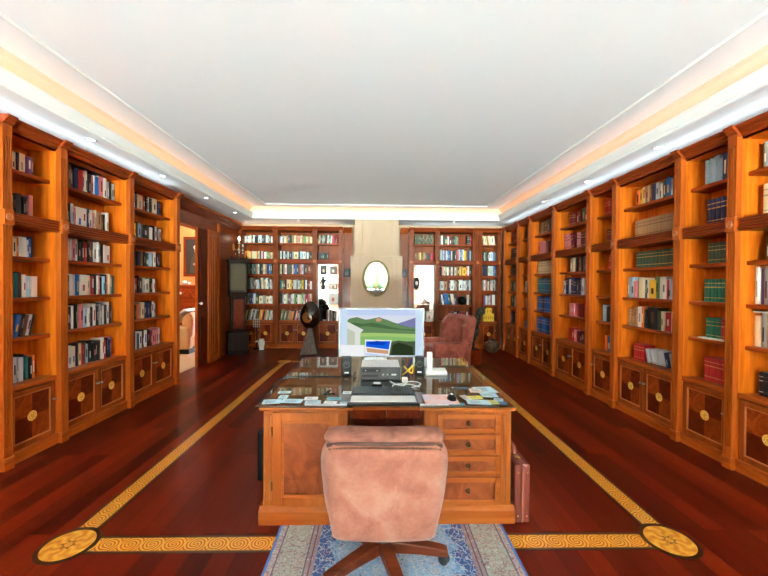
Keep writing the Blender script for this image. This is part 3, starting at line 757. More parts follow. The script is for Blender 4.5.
# side room beyond the doorway
struct(boxo('floor_side_room', mat('beige tiles', srgb(206, 186, 150, .8), .35), -7.2, -3.42, 5.2, 10.1, -.08, 0))
struct(boxo('wall_side_room_back', 'yellow', -7.2, -3.56, 10.0, 10.1, 0, 3.1))
struct(boxo('wall_side_room_far', 'yellow', -7.3, -7.2, 5.2, 10.1, 0, 3.1))
struct(boxo('wall_side_room_near', 'yellow', -7.2, -3.56, 5.1, 5.2, 0, 3.1))
struct(boxo('ceiling_side_room', 'ceil', -7.3, -3.4, 5.1, 10.1, 3.1, 3.2))
t = thing('added_ceiling_lamp', 'round white ceiling lamp in the yellow side room', 'lamp', (-5.3, 7.4, 3.1))  # lamp out of view, added to brighten the side room
MB().lathe([(0, -.09), (.14, -.08), (.2, -.04), (.22, 0)], n=24).build('diffuser', emis('added lamp glow', (1, .86, .62, 1), 4 * LE), t)
MB().lathe([(.215, -.02), (.235, -.02), (.235, 0), (.215, 0)], n=24).build('rim', 'brass', t)
lp = bpy.data.lights.new('side_fill', 'POINT'); lp.energy = 36; lp.color = (1, .93, .82); lp.shadow_soft_size = .2
lo = bpy.data.objects.new('side_room_fill', lp); COL.objects.link(lo); lo.location = (-5.3, 7.4, 2.8)  # fill light of the added lamp
# portrait
t = thing('portrait_painting', 'dark portrait of a person in a white cap, framed, on the yellow wall', 'painting', (-4.86, 9.998, 2.28))
b = MB()
for a, c_, e, f_ in ((-.31, -.25, -.53, .53), (.25, .31, -.53, .53), (-.25, .25, .47, .53), (-.25, .25, -.53, -.47)): b.box(a, c_, -.05, -.001, e, f_)
b.build('frame', 'trim', t, weld=False)
b = MB(); b.box(-.25, .25, -.02, -.002, -.47, .47, 0)
def blob(pts, mi, y): b.add([(x, y, z) for x, z in pts], [tuple(range(len(pts)))], mi)
ov = lambda cx_, cz, rx_, rz_: [(cx_ + rx_ * math.cos(2 * PI * k / 18), cz + rz_ * math.sin(2 * PI * k / 18)) for k in range(18)]
blob([(-.16, -.44), (.17, -.44), (.15, -.1), (.08, .06), (-.03, .08), (-.12, -.08)], 1, -.021)
blob(ov(.03, .17, .065, .09), 2, -.022); blob(ov(.03, .25, .09, .07), 3, -.023); blob(ov(-.02, -.2, .05, .035), 2, -.023); blob(ov(.06, .02, .05, .06), 3, -.0235)
b.build('canvas', [mat('dark varnish', srgb(44, 36, 26), .5), mat('painted robe', srgb(66, 56, 44), .5), mat('painted skin', srgb(178, 140, 108), .5), mat('painted cap', srgb(204, 198, 182), .5)], t, weld=False)
t = thing('side_cabinet', 'low wooden cabinet with pale oval handle under the portrait', 'cabinet', (-4.95, 9.75, 0))
b = MB(); b.box(-.6, .6, -.2, .24, 0, 1.46); b.build('body', 'trim', t)
boxo('top', 'trim', -.64, .64, -.24, .245, 1.46, 1.52, t, .01)
d = boxo('drawer', 'burl2', -.3, .52, -.22, -.2, 1.2, 1.42, t, .006)
MB().ball((-.12, -.235, 1.31), (.09, .02, .045)).build('handle', 'offwhite', d)
for x, r_, h_, lb in ((-4.97, .05, .11, 'taller white cup on the side room cabinet'), (-4.86, .035, .08, 'smaller white cup on the side room cabinet')):
    tag(MB().lathe([(0, 0), (r_ * .8, 0), (r_, h_ * .5), (r_, h_), (r_ * .9, h_), (r_ * .85, .02), (0, .015)], n=18).build('cup', 'offwhite', loc=(x, 9.62, 1.521)), lb, 'cup', 'cups on the side room cabinet')
lea = mat('beige leather', srgb(210, 184, 142, .8), .5)
t = thing('recliner', 'beige leather recliner seen through the doorway', 'armchair', (-4.22, 8.45, 0))
for nm, a in (('arm', (-.42, .1, -.28, -.06, .1, .62)), ('arm', (-.42, .1, .5, .72, .1, .62)), ('seat', (-.42, .08, -.05, .49, .12, .46)), ('skirt', (-.4, .09, -.27, .71, .0, .1))): boxo(nm, lea if nm != 'skirt' else 'black', *a, t, .05 if nm != 'skirt' else .01)
b = MB(); b.prism([(-.05, .36), (.13, .36), (.16, .78), (.12, .92), (.02, .92), (-.1, .78)], 'y', -.25, .69); b.build('backrest', lea, t, bevel=.05, seg=3)
b = MB(); b.prism([(-.13, .70), (-.11, .93), (-.02, 1.0), (.06, .96), (.075, .945), (-.01, .945), (-.09, .90), (-.11, .70)], 'y', -.28, .3)
tag(b.build('throw_blanket', 'paper', loc=(-4.22, 8.45, 0), bevel=.01), 'white throw draped over the beige recliner', 'blanket')

# ------------------------------------------------------------------ lamps of the room
def led(label, m, x0, x1, y0, y1, z): return tag(boxo('led_strip', m, x0, x1, y0, y1, z, z + .012), label, 'light', 'hidden led strips')
LEDC, LEDW, LEDV = emis('cool led', (.72, .92, 1, 1), 6.5 * LE), emis('warm led', (1, .42, .17, 1), 6.5 * LE), emis('soft warm led', (1, .78, .5, 1), 7 * LE)
led('cool white strip lying on the long wall bookcases', LEDC, 3.14, 3.17, LR + .2, 8.75, ZT + .001)
led('cool white strip lying on the doorway wall bookcases', LEDC, -3.17, -3.14, LR + .2, 5.7, ZT + .001)
led('warm white strip lying on bookcases, doorway side of the chimney', LEDV, -3.25, -.9, 9.04, 9.07, ZT + .001)
led('cool white strip lying on bookcases, mask side of the chimney', LEDC, .9, 2.95, 9.04, 9.07, ZT + .001)
zc = ZS + .042
led('amber strip in the ceiling cove above the doorway wall', LEDW, -2.98, -2.95, LR + .3, 8.55, zc)
led('amber strip in the ceiling cove above the long wall', emis('rose led', (1, .43, .23, 1), 6 * LE), 2.95, 2.98, LR + .3, 8.55, zc)
led('amber strip in the ceiling cove above the chimney wall', emis('peach led', (1, .42, .15, 1), 6 * LE), -2.9, 2.9, 8.60, 8.63, zc)
glow = emis('downlight glow', (1, .97, .9, 1), 9 * LE)
spots = [(-3.0, 3.93, 'first ceiling downlight above the narrow doorway-wall bookcase'), (-3.0, 5.22, 'ceiling downlight above the bookcase beside the doorway'), (-3.0, 6.53, 'ceiling downlight in front of the doorway'), (-3.0, 7.86, 'ceiling downlight in front of the panelled corner'), (-1.85, 8.73, 'ceiling downlight in front of the egg sculpture bookcase'),
         (3.02, 3.90, 'ceiling downlight above the matching-sets bookcase'), (3.02, 5.22, 'ceiling downlight above the nearly empty bookcase'), (2.98, 6.50, 'ceiling downlight above the blue-volume bookcase'), (1.85, 8.73, 'ceiling downlight in front of the armchair bookcase')]
for x, y, lb in spots:
    t = thing('downlight', lb, 'light', (x, y, ZS), 0, 'recessed ceiling downlights')
    MB().lathe([(.034, -.001), (.036, -.006), (.052, -.006), (.056, -.001)], n=20).build('rim', 'offwhite', t)
    MB().lathe([(0, -.002), (.034, -.002)], n=16).build('lens', glow, t)

# ------------------------------------------------------------------ partners' desk
DK = thing('partners_desk', 'large cherry pedestal desk with drawers and a glass top', 'desk', (.08, 2.42, .0055))
dw = wood('desk cherry', srgb(190, 92, 32), srgb(222, 126, 54), 'x', rough=.35, k=.45)
dwz = wood('desk cherry upright', srgb(190, 92, 32), srgb(222, 126, 54), 'z', rough=.35, k=.45)
db = burl('desk walnut burl', srgb(146, 66, 30), srgb(200, 104, 56), 7, k=.42)
dtop = wood('desk top leather brown', srgb(120, 78, 42), srgb(146, 98, 56), 'y', rough=.5, coat=0., k=.6)
XL0, XL1, XR0, XR1, DD = -.814, -.262, .249, .827, 1.54
b = MB()
for a, c_ in ((XL0, XL1), (XR0, XR1)): b.box(a, c_, .0, DD, .11, .742)
b.build('pedestal', dwz, DK, weld=False)
b = MB()
for a, c_ in ((XL0, XL1), (XR0, XR1)):
    b.prism([(-.025, 0), (-.025, .085), (-.012, .1), (0, .112), (DD, .112), (DD + .012, .1), (DD + .025, .085), (DD + .025, 0)], 'x', a - .025, c_ + .025)
b.build('plinth', dw, DK, weld=False)
# top: moulded board with dark centre
b = MB(); pr = [(0, .742), (-.012, .746), (-.02, .754), (-.034, .758), (-.034, .772), (DD + .034, .772), (DD + .034, .758), (DD + .02, .754), (DD + .012, .746), (DD, .742)]
b.prism(pr, 'x', XL0 - .02, XL1 + .03); b.prism(pr, 'x', XR0 - .03, XR1 + .02)
b.prism([(.015, .742), (.015, .768), (DD - .015, .768), (DD - .015, .742)], 'x', XL1 + .03, XR0 - .03)
b.build('top_board', dw, DK, weld=False)
b = MB(); b.box(XL0 + .03, XL1 + .01, -.01, DD - .01, .772, .7735); b.box(XR0 - .01, XR1 - .03, -.01, DD - .01, .772, .7735)
b.build('leather_inset', dtop, DK, weld=False)
boxo('centre_inset', 'black', XL1 + .031, XR0 - .031, .02, DD - .02, .768, .7735, DK)
# end stiles with reeds
b = MB()
for a in (XL0 + .012, XL1 - .058, XR0 + .012, XR1 - .058):
    for k in range(3): b.box(a + k * .017, a + k * .017 + .01, -.006, 0, .15, .72)
b.build('reeding', dwz, DK, weld=False)
# cupboard door on the doorway-side pedestal
x0, x1, z0, z1 = -.752, -.318, .118, .735; f = .06
b = MB(); b.box(x0, x0 + f, -.014, .0, z0, z1); b.box(x1 - f, x1, -.014, 0, z0, z1); b.box(x0 + f, x1 - f, -.014, 0, z0, z0 + f); b.box(x0 + f, x1 - f, -.014, 0, z1 - f, z1)
d = b.build('door', dwz, DK, weld=False, bevel=.003)
b = MB(); b.box(x0 + f, x1 - f, -.005, 0, z0 + f, z1 - f); b.build('panel', db, d)
b = MB(); t_ = .012
for a, c_, e, f_ in ((x0 + f, x0 + f + t_, z0 + f, z1 - f), (x1 - f - t_, x1 - f, z0 + f, z1 - f), (x0 + f + t_, x1 - f - t_, z0 + f, z0 + f + t_), (x0 + f + t_, x1 - f - t_, z1 - f - t_, z1 - f)): b.box(a, c_, -.010, -.004, e, f_)
b.build('bead', dw, d, weld=False)
for z in (.25, .61): MB().lathe([(0, -.03), (.006, -.03), (.006, .03), (0, .03)], n=8, cz=z).build('hinge', 'bronze', d, loc=(x0 - .004, -.012, 0))
MB().lathe([(0, -.03), (.012, -.028), (.016, -.02), (.008, -.01), (.008, 0)], 0, 0, 14, 0, 'y', True, .45).build('knob', 'brass', d, loc=(x1 - .03, -.014, 0))
# four drawers
for z0, z1 in ((.597, .726), (.452, .59), (.311, .445), (.120, .304)):
    x0, x1 = .330, .753; f = .034
    b = MB(); b.box(x0, x0 + f, -.016, 0, z0, z1); b.box(x1 - f, x1, -.016, 0, z0, z1); b.box(x0 + f, x1 - f, -.016, 0, z0, z0 + f); b.box(x0 + f, x1 - f, -.016, 0, z1 - f, z1)
    d = b.build('drawer', dw, DK, weld=False, bevel=.003)
    boxo('panel', db, x0 + f, x1 - f, -.006, 0, z0 + f, z1 - f, d)
    k = MB().lathe([(0, -.03), (.008, -.029), (.0115, -.023), (.0105, -.017), (.006, -.012), (.006, -.006), (.016, -.006), (.017, 0)], 0, 0, 16, 0, 'y').build('knob', 'bronze', d, loc=((x0 + x1) / 2, -.004, (z0 + z1) / 2))
# kneehole drawers, dark modesty panel
for x0, x1 in ((XL1 + .01, -.008), (-.004, XR0 - .01)):
    d = boxo('kneehole_drawer', 'burl1', x0, x1, .04, .5, .675, .738, DK, .003)
    MB().lathe([(0, -.02), (.008, -.02), (.01, -.014), (.005, 0)], 0, 0, 12, 0, 'y').build('knob', 'bronze', d, loc=((x0 + x1) / 2, .04, .705))
boxo('modesty_panel', 'burl1', XL1, XR0, .74, .78, .1, .74, DK)
# glass sheet on the desk
gs = mat('desk glass', srgb(20, 40, 40), .02)
o = tag(boxo('glass_sheet', 'glass', XL0 - .045, XR1 + .045, -.045, DD + .045, .7742, .784, loc=(.08, 2.42, .0058), bevel=.002), 'thick glass sheet covering the whole desk top', 'glass')
ZG = .7902
# cards and papers: (x0,x1,y0,y1,colour,name,label,category, turn)
CARDS = [
(-0.710,-0.620,2.665,2.721,'b','business_card','pale card farthest in on the cupboard half of the desk','card',0.05),
(-0.676,-0.615,2.545,2.620,'b','business_card','small pale card just in front of the farthest-in card','card',0.00),
(-0.756,-0.635,2.430,2.521,'b','paper_note','pale paper note at the cupboard-side front corner of the desk','note',0.12),
(-0.635,-0.493,2.446,2.530,'b','paper_note','wide pale note next to the one at the cupboard-side front corner','note',-0.08),
(-0.490,-0.397,2.509,2.575,'w','business_card','white card above the patterned card, middle of the cupboard half','card',0.08),
(-0.470,-0.365,2.422,2.494,'b','business_card','pale blue card lying on the long white strip','card',0.10),
(-0.465,-0.178,2.400,2.430,'w','paper_strip','long white paper strip along the front edge over the cupboard','paper',0.00),
(-0.344,-0.257,2.436,2.488,'w','business_card','white card in front of the dark pen','card',-0.10),
(-0.334,-0.238,2.503,2.575,'t','business_card','teal card under the dark pen','card',0.05),
(-0.237,-0.175,2.649,2.713,'w','business_card','white card touching the side of the keyboard','card',0.00),
(-0.236,-0.162,2.426,2.467,'b','business_card','pale card at the corner of the black keyboard bar','card',0.06),
(0.708,0.796,2.679,2.779,'p','paper_note','beige note partly under the pale leaflet','note',-0.10),
(0.756,0.909,2.680,2.842,'b','leaflet','pale blue leaflet farthest back among the notes over the drawers','paper',0.12),
(0.762,0.880,2.578,2.672,'b','business_card','pale card below the leaflet, towards the outer edge','card',-0.05),
(0.658,0.755,2.533,2.607,'y','sticky_note','yellow note next to the pinkish slip','note',0.08),
(0.611,0.660,2.511,2.617,'p','paper_note','pinkish slip between magazine and yellow note','note',0.20),
(0.622,0.779,2.415,2.515,'b','paper_note','large pale sheet in front over the drawers','note',-0.12),
(0.774,0.832,2.419,2.500,'g','sticky_note','lime note lying on the large pale sheet','note',0.10),
(0.823,0.886,2.479,2.555,'b','business_card','pale card by the outer edge above the slate card','card',-0.30),
(0.840,0.891,2.411,2.479,'n','business_card','slate blue card at the outer front corner of the desk','card',-0.10),
(0.293,0.485,2.400,2.430,'w','paper_strip','white paper strip along the front edge below the magazine','paper',0.00),
(0.504,0.598,2.400,2.452,'t','folded_leaflet','teal leaflet beside the magazine at the front edge','paper',0.04),
]
pm_ = {'w': M['paper'], 'b': mat('pale blue paper', srgb(190, 222, 232, .8), .8), 'y': mat('yellow note paper', srgb(232, 222, 84, .8), .8), 'p': mat('pale pink paper', srgb(232, 206, 196, .8), .8), 't': mat('teal card', srgb(96, 168, 180, .8), .7), 'g': mat('lime note paper', srgb(214, 222, 130, .8), .8), 'n': mat('slate blue card', srgb(70, 108, 140, .8), .6)}
txt = mat('grey print', srgb(110, 122, 132), .8)
for i, (x0, x1, y0, y1, c, nm, lb, cat_, rot) in enumerate(CARDS):
    z = ZG + .0006 * (i % 6); hx, hy = (x1 - x0) / 2, (y1 - y0) / 2
    o = tag(boxo(nm, pm_[c], -hx, hx, -hy, hy, 0, .0005, loc=((x0 + x1) / 2, (y0 + y1) / 2, z)), lb, cat_, 'cards and notes on the desk glass'); o.rotation_euler.z = rot
    b = MB()
    for k in range(3):
        u = hy * (.45 - .4 * k); b.box(-hx * .7, hx * (.1 + .5 * rng.random()), u - hy * .07, u + hy * .07, .0005, .0007)
    b.build('print', txt, o, weld=False)

# keyboard with palm rest
t = thing('keyboard', 'black keyboard with grey palm rest in the middle of the desk', 'keyboard', (.055, 2.42, ZG))
boxo('case', 'black', -.225, .225, .15, .345, 0, .018, t, .006)
b = MB()
for r_ in range(6):
    for c_ in range(21):
        if c_ in (15, 16) and r_ in (2,): continue
        kx, ky = -.214 + c_ * .0205, .165 + r_ * .029
        b.box(kx, kx + .0165, ky, ky + .022, .018, .027)
b.build('keys', 'dgrey', t, weld=False)
boxo('palm_rest', 'silver', -.222, .222, .012, .148, .002, .016, t, .006)
boxo('front_bar', 'black', -.24, .24, -.03, .01, 0, .014, t, .005)
# mouse on printed sheet
t = thing('mouse', 'black and silver mouse on the pink magazine', 'mouse', (.53, 2.52, ZG + .006))
b = MB().ball((0, 0, 0), (.032, .055, .034), 18, 10); b.v = [(x, y, max(z, 0)) for x, y, z in b.v]; b.build('shell', 'black', t)
b = MB().ball((0, .004, .004), (.02, .04, .033), 14, 8); b.v = [(x, y, max(z, .004)) for x, y, z in b.v]; b.build('palm_cover', 'silver', t)
MB().lathe([(0, -.004), (.009, -.004), (.009, .004), (0, .004)], n=12, axis='x', cz=0).build('wheel', 'rubber', t, loc=(0, .043, .021))
mg = mat('magazine cover', srgb(222, 170, 158, .8), .4); g = NT(mg)
g.base(g.ramp(g.noise(g.coord((1, 1, 1)), 9, 3, .6), [(.35, srgb(226, 160, 140, .8)), (.5, srgb(232, 196, 190, .8)), (.65, srgb(196, 190, 214, .8))]))
t = thing('magazine', 'pink and lilac magazine lying under the mouse', 'magazine', (.45, 2.52, ZG))
boxo('cover', mg, -.115, .115, -.1, .105, .003, .0055, t); boxo('pages', 'paper', -.113, .113, -.098, .103, 0, .003, t)
# small receiver box
t = thing('receiver_box', 'small black box with grey lid behind the keyboard', 'box', (.01, 2.86, ZG))
boxo('body', 'black', -.04, .04, -.03, .04, 0, .022, t, .004); boxo('lid', 'silver', -.025, .03, -.022, .03, .022, .026, t, .002)

# desktop computer lying flat, monitor on it
t = thing('desktop_computer', 'grey desktop computer lying flat under the monitor', 'computer', (.042, 3.02, ZG))
boxo('chassis', 'silver', -.162, .162, .012, .32, .006, .108, t, .004)
f_ = boxo('front_panel', 'dgrey', -.165, .165, 0, .014, .004, .110, t, .005)
b = MB(); b.box(-.15, .0, -.002, 0, .07, .096); b.box(-.15, -.02, -.002, 0, .03, .05); b.build('drive_bay', 'black', f_, weld=False)
b = MB().lathe([(0, -.004), (.008, -.004), (.009, 0)], .02, 0, 12, 0, 'y', True, .05); b.box(.05, .064, -.002, 0, .046, .054); b.box(.09, .13, -.002, 0, .044, .056); b.box(-.13, -.118, -.002, 0, .08, .088); b.box(-.035, -.02, -.002, 0, .078, .086)
b.build('buttons', 'silver', f_, weld=False)
for sx in (-.13, .13): boxo('foot', 'rubber', sx - .015, sx + .015, .05, .29, 0, .008, t)
MX, MY, MZ = .052, 3.35, .92; W_, H_ = .39, .45
t = thing('monitor', 'wide silver monitor showing a landscape with hills', 'monitor', (MX, MY, MZ))
b = MB(); bz = .012
b.box(-W_, -W_ + bz, -.012, .0, 0, H_); b.box(W_ - bz, W_, -.012, 0, 0, H_); b.box(-W_ + bz, W_ - bz, -.012, 0, H_ - bz, H_); b.box(-W_ + bz, W_ - bz, -.012, 0, 0, bz)
b.build('bezel', 'bezel', t, weld=False)
boxo('back_shell', 'silver', -W_ + .01, W_ - .01, 0.001, .035, .01, H_ - .01, t, .012)
scr = [('bar', (206, 226, 246)), ('sky', (196, 214, 246)), ('haze', (222, 226, 240)), ('hillp', (128, 128, 176)), ('hill', (104, 138, 92)), ('hilld', (78, 112, 70)), ('meadow', (168, 204, 116)), ('meadow2', (140, 190, 110)), ('roof', (226, 230, 222)), ('wallp', (198, 206, 186)), ('pool', (22, 96, 226)), ('poold', (14, 66, 190)), ('tan', (206, 160, 128)), ('dark', (44, 58, 36)), ('darkg', (78, 92, 66)), ('white', (244, 246, 248))]
SI = {n_: i for i, (n_, c_) in enumerate(scr)}
sm = []
for n_, c_ in scr:
    sm.append(emis('screen ' + n_, srgb(*c_), .95 * LE))
b = MB(); lay = [0]
SX = lambda px: -W_ + bz + (px - 72) / (652 - 72) * 2 * (W_ - bz)
SZ = lambda py: H_ - bz - (py - 66) / (394 - 66) * (H_ - 2 * bz)
def poly(c_, *pts):
    y = -.004 - lay[0] * .0002; lay[0] += 1
    b.add([(SX(x), y, SZ(z)) for x, z in pts], [tuple(range(len(pts)))], SI[c_])
poly('bar', (72, 66), (652, 66), (652, 394), (72, 394))
poly('sky', (122, 66), (600, 66), (600, 390), (122, 390)); poly('haze', (122, 110), (600, 110), (600, 260), (122, 260))
poly('hillp', (470, 168), (520, 152), (560, 138), (600, 124), (600, 215), (470, 215))
poly('hill', (122, 150), (134, 134), (160, 128), (190, 122), (222, 132), (250, 140), (280, 136), (318, 128), (346, 122), (372, 132), (400, 140), (440, 156), (480, 168), (520, 184), (560, 190), (600, 196), (600, 262), (122, 262))
poly('hilld', (122, 176), (170, 160), (230, 170), (300, 160), (360, 172), (430, 190), (500, 204), (600, 210), (600, 226), (122, 226))
poly('tan', (318, 136), (336, 128), (362, 134), (360, 150), (330, 154))
poly('hill', (122, 196), (260, 186), (420, 206), (600, 218), (600, 262), (122, 262))
poly('meadow', (122, 236), (300, 232), (600, 240), (600, 300), (122, 300)); poly('meadow2', (122, 262), (380, 256), (600, 268), (600, 330), (122, 330))
poly('darkg', (430, 296), (480, 286), (540, 292), (600, 290), (600, 390), (410, 390)); poly('dark', (440, 318), (480, 300), (530, 312), (580, 330), (588, 390), (430, 390))
poly('roof', (122, 154), (236, 212), (214, 236), (214, 320), (122, 320)); poly('wallp', (122, 200), (176, 228), (176, 320), (122, 320)); poly('roof', (122, 318), (250, 318), (250, 390), (122, 390)); poly('white', (72, 316), (240, 322), (240, 394), (72, 394))
poly('white', (246, 280), (434, 284), (416, 390), (252, 374)); poly('pool', (254, 292), (424, 290), (414, 350), (254, 330)); poly('poold', (262, 300), (330, 288), (400, 296), (380, 318), (290, 316)); poly('tan', (258, 338), (412, 356), (410, 382), (262, 368))
b.build('screen', sm, t, weld=False)
b = MB(); b.box(-.02, .02, .036, .06, -.02, .25); b.box(-.05, .05, -.0, .14, -.026, -.02); b.box(-.02, .02, .0, .05, -.02, .01); b.build('stand', 'offwhite', t, weld=False, bevel=.003)

# small loudspeakers
for x, y, w, h, rz_, lb in ((-.25, 3.17, .085, .155, .12, 'small black desk speaker at the doorway side of the monitor'), (.385, 3.2, .08, .155, -.12, 'small black desk speaker beside the white phone')):
    t = thing('desk_speaker', lb, 'speaker', (x, y, ZG), rz_, 'small speakers beside the monitor')
    b = MB(); b.prism([(0, 0), (.016, h), (.1, h), (.11, 0)], 'x', -w / 2, w / 2); b.build('cabinet', 'black', t, bevel=.006)
    MB().lathe([(0, -.002), (.016, .0), (.024, -.006), (.03, -.006), (.031, .004)], 0, 0, 22, 0, 'y').build('driver', 'dgrey', t, loc=(0, .011, h * .62))
    b = MB(); b.box(-.018, .018, -.001, .004, h * .14, h * .22); b.build('control_strip', 'silver', t, loc=(0, .003, 0))
# cordless phone
t = thing('cordless_phone', 'white cordless phone upright on its charging cradle', 'phone', (.53, 3.24, ZG))
b = MB(); b.prism([(-.02, 0), (-.018, .03), (.0, .042), (.1, .04), (.115, .02), (.115, 0)], 'y', -.05, .05); b2 = MB(); b2.prism([(-.05, 0), (-.05, .028), (-.035, .034), (.06, .045), (.09, .02), (.09, 0)], 'x', -.09, .1); b2.build('cradle', 'offwhite', t, bevel=.006)
b = MB(); b.prism([(-.022, .02), (-.02, .19), (-.012, .2), (.008, .2), (.014, .19), (.012, .02)], 'x', -.075, -.028); h_ = b.build('handset', 'offwhite', t, bevel=.006)
boxo('display', 'silver', -.068, -.035, -.0225, -.018, .13, .165, h_)
b = MB()
for r_ in range(4):
    for c_ in range(3): b.box(-.068 + c_ * .0115, -.06 + c_ * .0115, -.024, -.019, .05 + r_ * .017, .06 + r_ * .017)
b.build('keypad', 'silver', h_, weld=False)
# cables
def cable(label, pts, r, m, name='cable', cat_='cable'):
    return tag(MB().tube(smoothpath(pts, 7), r, 7).build(name, m), label, cat_)
z = ZG + .005
cable('pale grey cable looping in front of the black speaker', [(.12, 2.98, z), (.16, 2.9, z), (.22, 2.86, z), (.26, 2.95, z + .004), (.33, 2.97, z), (.36, 2.9, z), (.3, 2.82, z), (.2, 2.78, z + .002), (.14, 2.8, z), (.15, 2.86, z + .008), (.26, 2.85, z + .012), (.34, 2.8, z + .006)], .004, 'offwhite')
t = thing('plug_adapter', 'white plug adapter joining the pale cable loops', 'adapter', (.235, 2.93, ZG + .001)); boxo('body', 'offwhite', -.022, .022, -.02, .02, .009, .05, t, .006); boxo('collar', 'silver', -.014, .014, -.032, -.02, .014, .04, t, .004)
cable('yellow cable bundled behind the desktop computer', [(.24, 3.2, z), (.27, 3.12, z + .05), (.32, 3.16, z + .09), (.29, 3.22, z + .03), (.25, 3.17, z + .08), (.31, 3.13, z + .03), (.33, 3.22, z + .06)], .006, mat('yellow cable', srgb(220, 186, 40), .5))
cable('blue cable bundled behind the desktop computer', [(.27, 3.3, z), (.31, 3.27, z + .1), (.33, 3.3, z + .12), (.3, 3.32, z)], .006, mat('blue cable', srgb(44, 66, 150), .5))
cable('thin black cable trailing beside the doorway-side desk speaker', [(-.19, 3.28, z), (-.17, 3.2, z + .02), (-.19, 3.12, z), (-.16, 3.06, z + .012), (-.18, 3.0, z)], .004, 'rubber')
cable('dark cable curving over the doorway edge of the desk', [(-.3, 3.12, z), (-.55, 3.14, z), (-.7, 3.11, z + .004), (-.79, 3.04, z - .001), (-.815, 2.95, ZG - .03), (-.82, 2.9, .6), (-.83, 2.92, .3)], .005, 'rubber')
t = thing('pen_stack', 'dark pen and clip lying on the blue card', 'pen', (-.34, 2.60, ZG + .004)); 
MB().tube([(-.03, 0, .006), (.05, .03, .006)], .005, 8).build('barrel', 'black', t); MB().tube([(.05, .03, .006), (.06, .034, .006)], [.005, .001], 8).build('tip', 'steel', t)
b = MB().tube(smoothpath([(-.02, .02, .004), (.0, .04, .02), (.02, .02, .03), (.0, .0, .015)], 5), .004, 6); b.build('clip', 'black', t)
t = thing('ballpoint_pen', 'blue ballpoint pen lying beyond the pale notes', 'pen', (.66, 2.80, ZG)); MB().tube([(-.06, .005, .005), (.05, -.01, .005)], .005, 8).build('barrel', pm_['n'], t); MB().tube([(-.06, .005, .005), (-.075, .007, .005)], [.004, .001], 8).build('tip', 'steel', t)

# ------------------------------------------------------------------ swivel chair
CH = thing('swivel_chair', 'pink-brown suede swivel chair seen from behind on the blue rug', 'chair', (.05, 2.06, 0), -.01)
sue = mat('rose suede', srgb(200, 128, 104), .85); g = NT(sue)
n1 = g.noise(g.coord((1, 1, 1)), 7, 5, .8); n2 = g.noise(g.coord((1, 1, 1)), 60, 2)
g.base(g.ramp(g.math('ADD', g.math('MULTIPLY', n1, .8), g.math('MULTIPLY', n2, .2)), [(.32, srgb(176, 98, 76, .44)), (.5, srgb(202, 128, 102, .44)), (.68, srgb(220, 156, 132, .44))]))
g.bump(n2, .15, .003)
g.b.inputs['Sheen Weight'].default_value = .15
sued = mat('rose suede roll', srgb(160, 92, 72), .8); g = NT(sued)
g.base(g.ramp(g.noise(g.coord((1, 1, 2.5)), 9, 5, .8), [(.35, srgb(136, 72, 54, .45)), (.65, srgb(190, 122, 98, .45))]))
lw = wood('swivel base wood', srgb(84, 34, 18), srgb(126, 60, 32), 'x', rough=.4, k=.7, coat=.1)
# backrest outline (seen from behind), bowed in plan
def bow(b, k=.22):
    b.v = [(x, y + k * x * x - .10 * (z - .36) * 0, z) for x, y, z in b.v]; return b
out = [(-.246, .356), (-.262, .44), (-.278, .5), (-.292, .57), (-.303, .66), (-.310, .73), (-.308, .775), (-.292, .808), (-.28, .825), (-.15, .838), (0, .84)]
out = out + [(-x, z) for x, z in reversed(out[:-1])]
b = MB(); NX = 14
# slices across so that the bow is smooth
def zt(x):
    pts = [(-.31, .73), (-.308, .775), (-.292, .808), (-.28, .822), (-.15, .834), (0, .838)]
    ax = -abs(x)
    for (xa, za), (xb, zb) in zip(pts, pts[1:]):
        if xa <= ax <= xb: return za + (zb - za) * (ax - xa) / max(xb - xa, 1e-6)
    return .838
def hwz(z):
    pts = [(.356, .246), (.44, .262), (.5, .278), (.57, .292), (.66, .303), (.73, .310), (.775, .308), (.808, .292), (.838, .27)]
    for (za, wa), (zb, wb) in zip(pts, pts[1:]):
        if za <= z <= zb: return wa + (wb - wa) * (z - za) / (zb - za)
    return .246 if z < .356 else .27
rows = [.366, .372, .40, .46, .52, .58, .64, .70, .75, .785, .81, .83, .838]
vs = []; fs = []; cols = 17; back_off = lambda u: .235 * (u * .31) ** 2 * 1.0
for side in (0, 1):
    for z in rows:
        hw = hwz(z)
        for c_ in range(cols):
            u = -1 + 2 * c_ / (cols - 1)
            e = max(0, (abs(u) - .86) / .14); ez = max(0, (.392 - z) / .026) if z < .392 else max(0, (z - .8) / .038)
            th = .055 * math.sqrt(max(0, 1 - min(1, max(e, ez)) ** 2 * .96))
            y = .30 * (u * hw) ** 2 + (-th if side == 0 else th)
            vs.append((u * hw, y, z))
nr = len(rows)
for side in (0, 1):
    o_ = side * nr * cols
    for r_ in range(nr - 1):
        for c_ in range(cols - 1):
            a = o_ + r_ * cols + c_; fs.append((a, a + 1, a + cols + 1, a + cols))
for r_ in range(nr - 1):
    for c_ in (0, cols - 1):
        a = r_ * cols + c_; fs.append((a, a + cols, a + cols + nr * cols, a + nr * cols))
for r_ in (0, nr - 1):
    for c_ in range(cols - 1):
        a = r_ * cols + c_; fs.append((a, a + 1, a + 1 + nr * cols, a + nr * cols))
BY = -.31
b.add([(x, y + BY, z) for x, y, z in vs], fs, 0, True).build('backrest', sue, CH)
